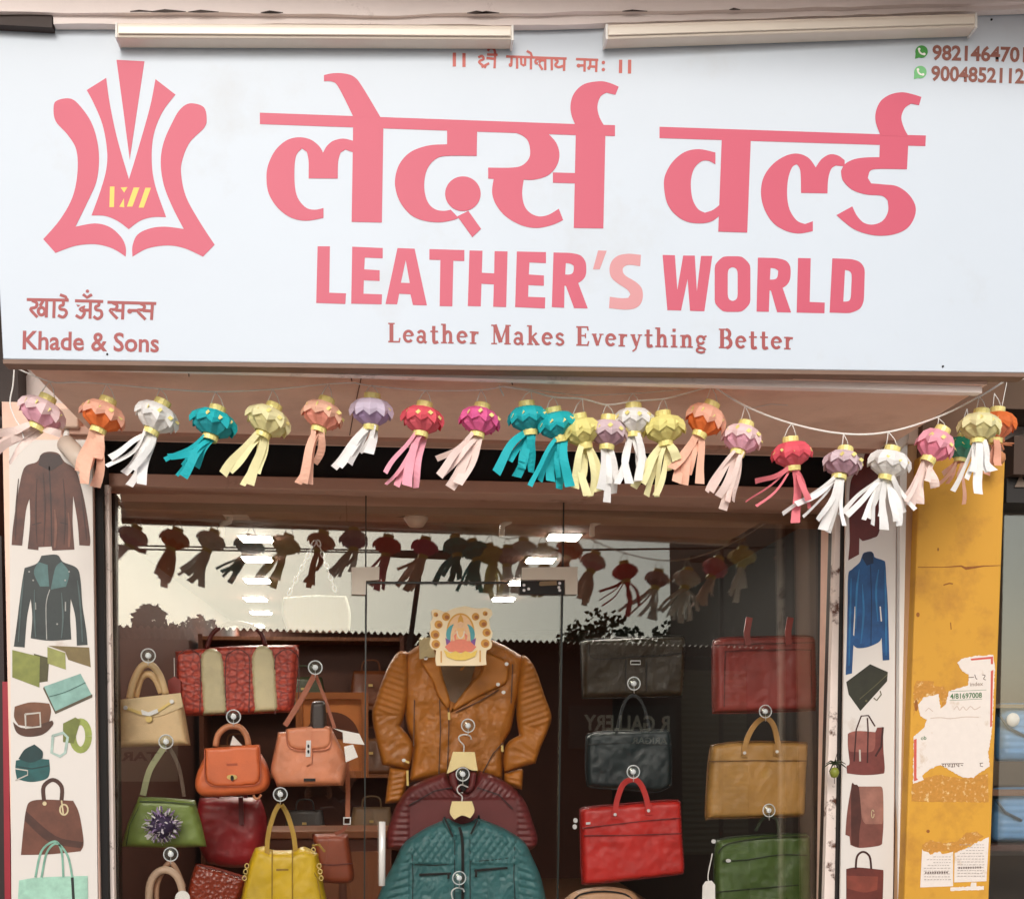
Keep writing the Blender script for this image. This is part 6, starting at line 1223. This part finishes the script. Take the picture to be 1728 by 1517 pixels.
fx0, fx1, fz0, fz1 = P(500, 1300, 6.2).x, P(622, 1300, 6.2).x, P(560, 1312, 6.2).z, P(560, 1168, 6.2).z
box('backing', (fx0 + .02, 6.21, fz0 + .02), (fx1 - .02, 6.23, fz1 - .02), mat('picture_tan', lin(196, 120, 60), 0.6, 0.2, 8), fr)
for a, b in (((fx0, 6.19, fz0), (fx0 + .035, 6.22, fz1)), ((fx1 - .035, 6.19, fz0), (fx1, 6.22, fz1)), ((fx0 + .0355, 6.19, fz0), (fx1 - .0355, 6.22, fz0 + .035)), ((fx0 + .0355, 6.19, fz1 - .035), (fx1 - .0355, 6.22, fz1))): box('frame_bar', a, b, mat('frame_wood', lin(150, 86, 36), 0.4, 0.2, 10), fr)
fcx, fcz = (fx0 + fx1) / 2, fz0 + 0.2
fpts = [(fcx + 0.14 * math.cos(rad(a)), fcz + 0.14 * math.sin(rad(a))) for a in range(0, 181, 10)]
vs = [(x, 6.205, z) for x, z in fpts]; obj('fan', mesh('fan', vs + [(x, 6.208, z) for x, z in fpts], [tuple(range(19)), tuple(range(37, 18, -1))] + [(i, i + 1, i + 20, i + 19) for i in range(18)] + [(18, 0, 19, 37)]), mat('fan_brown', lin(96, 48, 24), 0.6, 0.3, 30), fr)
cb = thing('counter', 'brown wooden counter deep inside the shop, left of the door', 'counter', (P(560, 1450, 6.4).x, 6.4, 0.25))
cx0, cx1 = P(420, 1450, 6.3).x, P(660, 1450, 6.3).x
box('front', (cx0, 6.3, 0.26), (cx1, 6.7, 1.02), M_cab, cb); box('top', (cx0 - .03, 6.27, 1.021), (cx1 + .03, 6.73, 1.06), M_shelf, cb, 0.004)
for k in range(3): box('drawer', (cx0 + .04 + k * (cx1 - cx0 - .04) / 3, 6.285, 0.5), (cx0 + (k + 1) * (cx1 - cx0 - .04) / 3, 6.2995, 0.95), M_shelf, cb, 0.003)

# ================================================================== across the street (seen mirrored in the glass)
YO = -8.0
M_opw = mat('opposite_wall', lin(46, 32, 25), 0.85, 0.2, 1.5); M_corr = mat('corrugated_sheet', lin(120, 96, 80), 0.5, 0.3, 3, col2=lin(96, 52, 34), col2_scale=1.5, col2_lo=0.5, col2_hi=0.7)
op = thing('opposite_shops', 'low shop row with corrugated roof across the street, mirrored in the glass', 'building', (0, YO, 0))
zr = MR(420, 1064, YO + 0.6).z
xl, xr_ = MR(60, 1100, YO).x, MR(1260, 1100, YO).x
box('wall', (xl - 2, YO - 4, 0.005), (xr_, YO, zr - 0.05), M_opw, op)
def corr(name, x0, x1, y0, y1, z0, z1, m, per=0.09, amp=0.022):
    n = int((x1 - x0) / per * 6); vs, fs = [], []
    for i in range(n + 1):
        x = x0 + (x1 - x0) * i / n; q = amp * math.sin(2 * math.pi * (x - x0) / per); vs += [(x, y0, z0 + q), (x, y1, z1 + q), (x, y1, z1 + q - .004), (x, y0, z0 + q - .004)]
    for i in range(n): fs += [(i * 4 + k, i * 4 + 4 + k, i * 4 + 4 + (k + 1) % 4, i * 4 + (k + 1) % 4) for k in range(4)]
    return obj(name, mesh(name, vs, fs), m, op)
corr('roof_sheet', xl - 2, (xl + xr_) / 2 - 0.02, YO - 4, YO + 0.7, zr + 0.02 - 0.3, zr, M_corr); corr('roof_sheet', (xl + xr_) / 2, xr_, YO - 4, YO + 0.7, zr - 0.35, zr - 0.06, M_corr)
mo = lambda off: (lambda x, y: MR(x, y, YO + off))
def mquad(name, pts, off, m, th=0.03):
    w_ = [MR(x, y, YO + off) for x, y in pts]; v = w_ + [p - Vector((0, th, 0)) for p in w_]
    return obj(name, mesh(name, v, [(0, 1, 2, 3), (7, 6, 5, 4), (0, 4, 5, 1), (1, 5, 6, 2), (2, 6, 7, 3), (3, 7, 4, 0)]), m, op)
mquad('name_board', [(960, 1190), (1140, 1190), (1140, 1262), (960, 1262)], 0.10, mat('board_dark_green', lin(46, 50, 44), 0.6, 0.15, 3), 0.06)
M_optxt = mat('board_letters', lin(226, 214, 190), 0.6, 0.05)
text_px('board_text', 'R GALLERY', 1130, 1233, 985, 1231, -26, mo(0.103), M_optxt, op, 0.03); text_px('board_text', 'ARIGAR', 1126, 1255, 1066, 1254, -11, mo(0.103), M_optxt, op, 0.02)
mquad('name_board', [(196, 1250), (300, 1250), (300, 1318), (196, 1318)], 0.10, mat('board_cream', lin(190, 170, 140), 0.7, 0.1, 3), 0.06)
text_px('board_text', 'TAR', 268, 1283, 204, 1283, -15, mo(0.103), mat('board_black_text', lin(40, 26, 22), 0.7, 0.05), op, 0.03)
# roller shutter
ws = [MR(x, y, YO + 0.06) for x, y in ((1148, 1130), (1258, 1130), (1258, 1440), (1148, 1440))]
vs, fs = [], []; zt_, zb_ = ws[0].z, ws[2].z; n = 60
for i in range(n + 1):
    z = zt_ + (zb_ - zt_) * i / n; q = 0.03 * (i % 2)
    vs += [(ws[0].x, YO + 0.06 + q, z), (ws[1].x, YO + 0.06 + q, z)]
fs = [(i * 2, i * 2 + 1, i * 2 + 3, i * 2 + 2) for i in range(n)]
obj('roller_shutter', mesh('roller_shutter', vs, fs), mat('shutter_olive', lin(116, 108, 84), 0.5, 0.15, 3), op)
tb = thing('tall_block', 'tall dark building across the street at the right end of the mirrored sky', 'building', (MR(1370, 1100, YO - 1).x, YO - 1, 0))
tx = MR(1322, 1000, YO).x
box('wall', (tx, YO - 5, 0.005), (tx + 1.1, YO, 8.0), mat('tall_block_wall', lin(50, 42, 34), 0.85, 0.2, 1.0), tb)
for k in range(1):
    for j in range(2): box('window', (tx + .2 + k * 1.4, YO - 0.02, 2.6 + j * 2.4), (tx + .9 + k * 1.4, YO + 0.02, 3.8 + j * 2.4), M_black, tb)
M_pole = mat('pole_steel', lin(84, 72, 62), 0.7, 0.15, 5)
for x0, y0, x1, y1, lab in ((693, 1075, 716, 905, 'slanting utility pole'), (1217, 1080, 1217, 915, 'upright utility pole')):
    a, b = MR(x0, y0, YO + 1.4), MR(x1, y1, YO + 1.4); g0 = a + (a - b) * ((a.z) / (b.z - a.z)); g0.z = 0.005
    t = thing('utility_pole', lab + ' across the street, mirrored in the glass', 'pole', tuple(g0), 'utility poles across the street')
    tube('pole_shaft', [g0, a, b], 0.035, M_pole, t, 10, 1); box('cross_arm', (b.x - .5, b.y - .04, b.z - .3), (b.x + .5, b.y + .04, b.z - .22), M_pole, t)
for k, (ya, yb_) in enumerate(((918, 930), (928, 926))):
    w_ = [MR(-400, ya - 10, YO + 1.4), MR(700, (ya + yb_) / 2 + 6, YO + 1.4), MR(1900, yb_ - 12, YO + 1.4)]
    o = tube('overhead_wire', w_, 0.012, M_black, None, 5, 8); tag(o, 'thin dark overhead wire across the street, %s of two' % ('upper', 'lower')[k], 'wire')
def tree(label, px, py, Y, h, w_, seed):
    c = MR(px, py, Y); r = random.Random(seed); g = Vector((c.x, Y, 0.005)); H = c.z
    t = thing('bushy_tree', label, 'tree', tuple(g), 'trees across the street')
    tube('trunk', [g, g + Vector((.1, 0, H * .4)), g + Vector((0, 0, H * .75))], (0.14, 0.05), mat('bark', lin(70, 52, 40), 0.9, 0.2, 8), t, 8)
    for k in range(4): an = k * 1.6; tube('limb', [g + Vector((.05, 0, H * .5)), g + Vector((w_ * .25 * math.cos(an), w_ * .25 * math.sin(an), H * .66)), g + Vector((w_ * .42 * math.cos(an), w_ * .42 * math.sin(an), H * .8))], (0.05, 0.015), mat('bark', lin(70, 52, 40), 0.9, 0.2, 8), t, 6)
    vs, fs = [], []
    cl = [(r.gauss(0, .28) * w_, r.gauss(0, .28) * w_, H * r.uniform(.66, .95), r.uniform(.2, .4) * w_ * .5) for _ in range(16)]
    for _ in range(7000):
        x, y, z, rr2 = cl[r.randrange(16)]; d = Vector((r.gauss(0, 1), r.gauss(0, 1), r.gauss(0, 1))).normalized() * rr2 * r.uniform(.6, 1)
        p = g + Vector((x, y, z)) + d; a = Vector((r.gauss(0, 1), r.gauss(0, 1), r.gauss(0, 1))).normalized() * .07; b = a.orthogonal().normalized() * .05; o = len(vs)
        vs += [p - a, p + b, p + a, p - b]; fs.append((o, o + 1, o + 2, o + 3))
    f_ = obj('crown', mesh('crown', vs, fs), mat('leaf_dark', (0.05, 0.075, 0.03), 0.7, 0.4, 3), t)
tree('bushy dark tree behind the roof at the left of the mirrored street', 240, 1045, YO - 6, 0, 3.0, 1); tree('bushy dark tree at the right of the mirrored street', 1090, 1050, YO - 7, 0, 4.5, 2); tree('second bushy tree at the right, nearer the tall block', 1230, 1040, YO - 9, 0, 4.0, 3)

# ================================================================== the person who holds the phone
hd = MR(583, 1312, -0.42)
ppl = thing('person', 'person in a dark shirt holding up a phone, mirrored in the left glass panel', 'person', (hd.x, -0.42, 0))
sh_z = hd.z - 0.27; X0 = hd.x; Yp = -0.42
J = {'pelvis': (X0, Yp - .02, 0.93), 'waist': (X0, Yp, 1.06), 'chest': (X0, Yp, sh_z - .12), 'neck': (X0, Yp, sh_z + .03), 'neck2': (X0, Yp + .01, sh_z + .10),
     'shl': (X0 - .18, Yp, sh_z - .03), 'shr': (X0 + .18, Yp, sh_z - .03), 'ell': (X0 - .26, Yp + .05, sh_z - .28), 'elr': (X0 + .26, Yp + .05, sh_z - .28), 'wrl': (-.09, -.10, 1.44), 'wrr': (.09, -.10, 1.44),
     'hil': (X0 - .10, Yp, .88), 'hir': (X0 + .10, Yp, .88), 'knl': (X0 - .12, Yp + .02, .48), 'knr': (X0 + .12, Yp + .02, .48), 'anl': (X0 - .13, Yp - .02, .09), 'anr': (X0 + .13, Yp - .02, .09), 'tol': (X0 - .15, Yp + .14, .045), 'tor': (X0 + .15, Yp + .14, .045)}
RD = {'pelvis': .15, 'waist': .14, 'chest': .16, 'neck': .07, 'neck2': .055, 'shl': .075, 'shr': .075, 'ell': .048, 'elr': .048, 'wrl': .03, 'wrr': .03, 'hil': .10, 'hir': .10, 'knl': .065, 'knr': .065, 'anl': .045, 'anr': .045, 'tol': .04, 'tor': .04}
ED = [('pelvis', 'waist'), ('waist', 'chest'), ('chest', 'neck'), ('neck', 'neck2'), ('chest', 'shl'), ('chest', 'shr'), ('shl', 'ell'), ('shr', 'elr'), ('ell', 'wrl'), ('elr', 'wrr'), ('pelvis', 'hil'), ('pelvis', 'hir'), ('hil', 'knl'), ('hir', 'knr'), ('knl', 'anl'), ('knr', 'anr'), ('anl', 'tol'), ('anr', 'tor')]
def skin(name, J, RD, ED, root, m, parent, sub=2):
    ks = list(J); me = bpy.data.meshes.new(name); me.from_pydata([J[k] for k in ks], [(ks.index(a), ks.index(b)) for a, b in ED], [])
    o = obj(name, me, m, parent); md = o.modifiers.new('skin', 'SKIN'); md.use_smooth_shade = True
    for k, v in zip(ks, me.skin_vertices[0].data): v.radius = (RD[k], RD[k] * (0.72 if k in ('pelvis', 'waist', 'chest') else 1)); v.use_root = (k == root)
    s_ = o.modifiers.new('sub', 'SUBSURF'); s_.levels = s_.render_levels = sub
    dg = bpy.context.evaluated_depsgraph_get(); m2 = bpy.data.meshes.new_from_object(o.evaluated_get(dg)); o.modifiers.clear(); o.data = m2
    if not m2.materials: m2.materials.append(m)
    return o
M_shirt = mat('dark_shirt', lin(44, 40, 46), 0.8, 0.15, 8); M_skin = mat('skin_brown', lin(150, 100, 76), 0.5, 0.06, 12)
skin('body', J, RD, ED, 'pelvis', M_shirt, ppl)
# head with face
n1, n2 = 22, 16; vs, fs = [], []
for i in range(n2 + 1):
    v = math.pi * i / n2; z = math.cos(v)
    for j in range(n1):
        u = 2 * math.pi * j / n1; x, y = math.sin(v) * math.cos(u), math.sin(v) * math.sin(u)
        w_ = 0.076 * (1 - 0.18 * max(0, -z) ** 1.2); d_ = 0.097; fy = y * d_
        if y > 0.6 and -0.35 < z < 0.15 and abs(x) < 0.22: fy += 0.022 * (1 - abs(x) / .22) * (1 - abs(z + .12) / .28 if abs(z + .12) < .28 else 0)
        if y > 0.5 and 0.02 < z < 0.25 and 0.2 < abs(x) < 0.6: fy -= 0.010
        if y > 0.6 and -0.62 < z < -0.48: fy += 0.006
        vs.append((hd.x + x * w_, -0.42 + fy, hd.z + z * 0.118))
for i in range(n2): fs += [(i * n1 + j, i * n1 + (j + 1) % n1, (i + 1) * n1 + (j + 1) % n1, (i + 1) * n1 + j) for j in range(n1)]
hb = obj('head', mesh('head', vs, fs, True), M_skin, ppl)
vs2 = [(hd.x + (a - hd.x) * 1.09, -0.42 + (b + 0.42) * 1.06 - 0.012, hd.z + (c - hd.z) * 1.08) for a, b, c in vs]
keep = [f for f in fs if all((vs[i][2] - hd.z) > 0.045 or ((vs[i][1] + .42) < 0.0 and (vs[i][2] - hd.z) > -0.05) for i in f)]
obj('hair', mesh('hair', vs2, keep, True), mat('hair_black', lin(24, 20, 18), 0.6, 0.3, 40), hb)
for s_ in (-1, 1):
    tube('ear', [(hd.x + s_ * .077, -.43, hd.z + .02), (hd.x + s_ * .086, -.435, hd.z), (hd.x + s_ * .077, -.425, hd.z - .03)], 0.009, M_skin, hb, 6)
    lathe('eye', [(0, -.006), (.009, -.003), (.011, 0), (.009, .003), (0, .006)], (hd.x + s_ * .032, -.42 + .083, hd.z + .012), M_black, hb, 10)
tube('mouth', [(hd.x - .025, -.42 + .088, hd.z - .062), (hd.x, -.42 + .094, hd.z - .064), (hd.x + .025, -.42 + .088, hd.z - .062)], 0.005, mat('lips', lin(120, 64, 56), 0.5), hb, 6)
ph_ = thing('phone', 'black phone held up at face height by the mirrored person', 'phone', (0, -.03, 1.42))
box('phone_body', (-.08, -.036, 1.455), (.08, -.027, 1.53), M_blackmetal, ph_, 0.003); box('screen', (-.075, -.0375, 1.459), (.075, -.0365, 1.526), M_black, ph_)
for s_ in (-1, 1):
    Jh = {'w': (.09 * s_, -.10, 1.44), 'p': (.088 * s_, -.055, 1.455)}; Rh = {'w': .027, 'p': .026}; Eh = [('w', 'p')]
    for k in range(4):
        z = 1.46 + .018 * k; l = (.9, 1, .95, .8)[k]
        for q, pt in enumerate(((.088 * s_, -.03 , z), (.086 * s_, -.016, z + .003), ((.086 - .03 * l) * s_, -.014, z + .004))): Jh['f%d%d' % (k, q)] = pt; Rh['f%d%d' % (k, q)] = .009 - .001 * q
        Eh += [('p', 'f%d0' % k), ('f%d0' % k, 'f%d1' % k), ('f%d1' % k, 'f%d2' % k)]
    Jh['t0'] = (.08 * s_, -.055, 1.44); Jh['t1'] = (.06 * s_, -.05, 1.452); Jh['t2'] = (.045 * s_, -.045, 1.47); Rh.update(t0=.012, t1=.0105, t2=.009); Eh += [('p', 't0'), ('t0', 't1'), ('t1', 't2')]
    skin('hand', Jh, Rh, Eh, 'w', M_skin, ppl, 1)
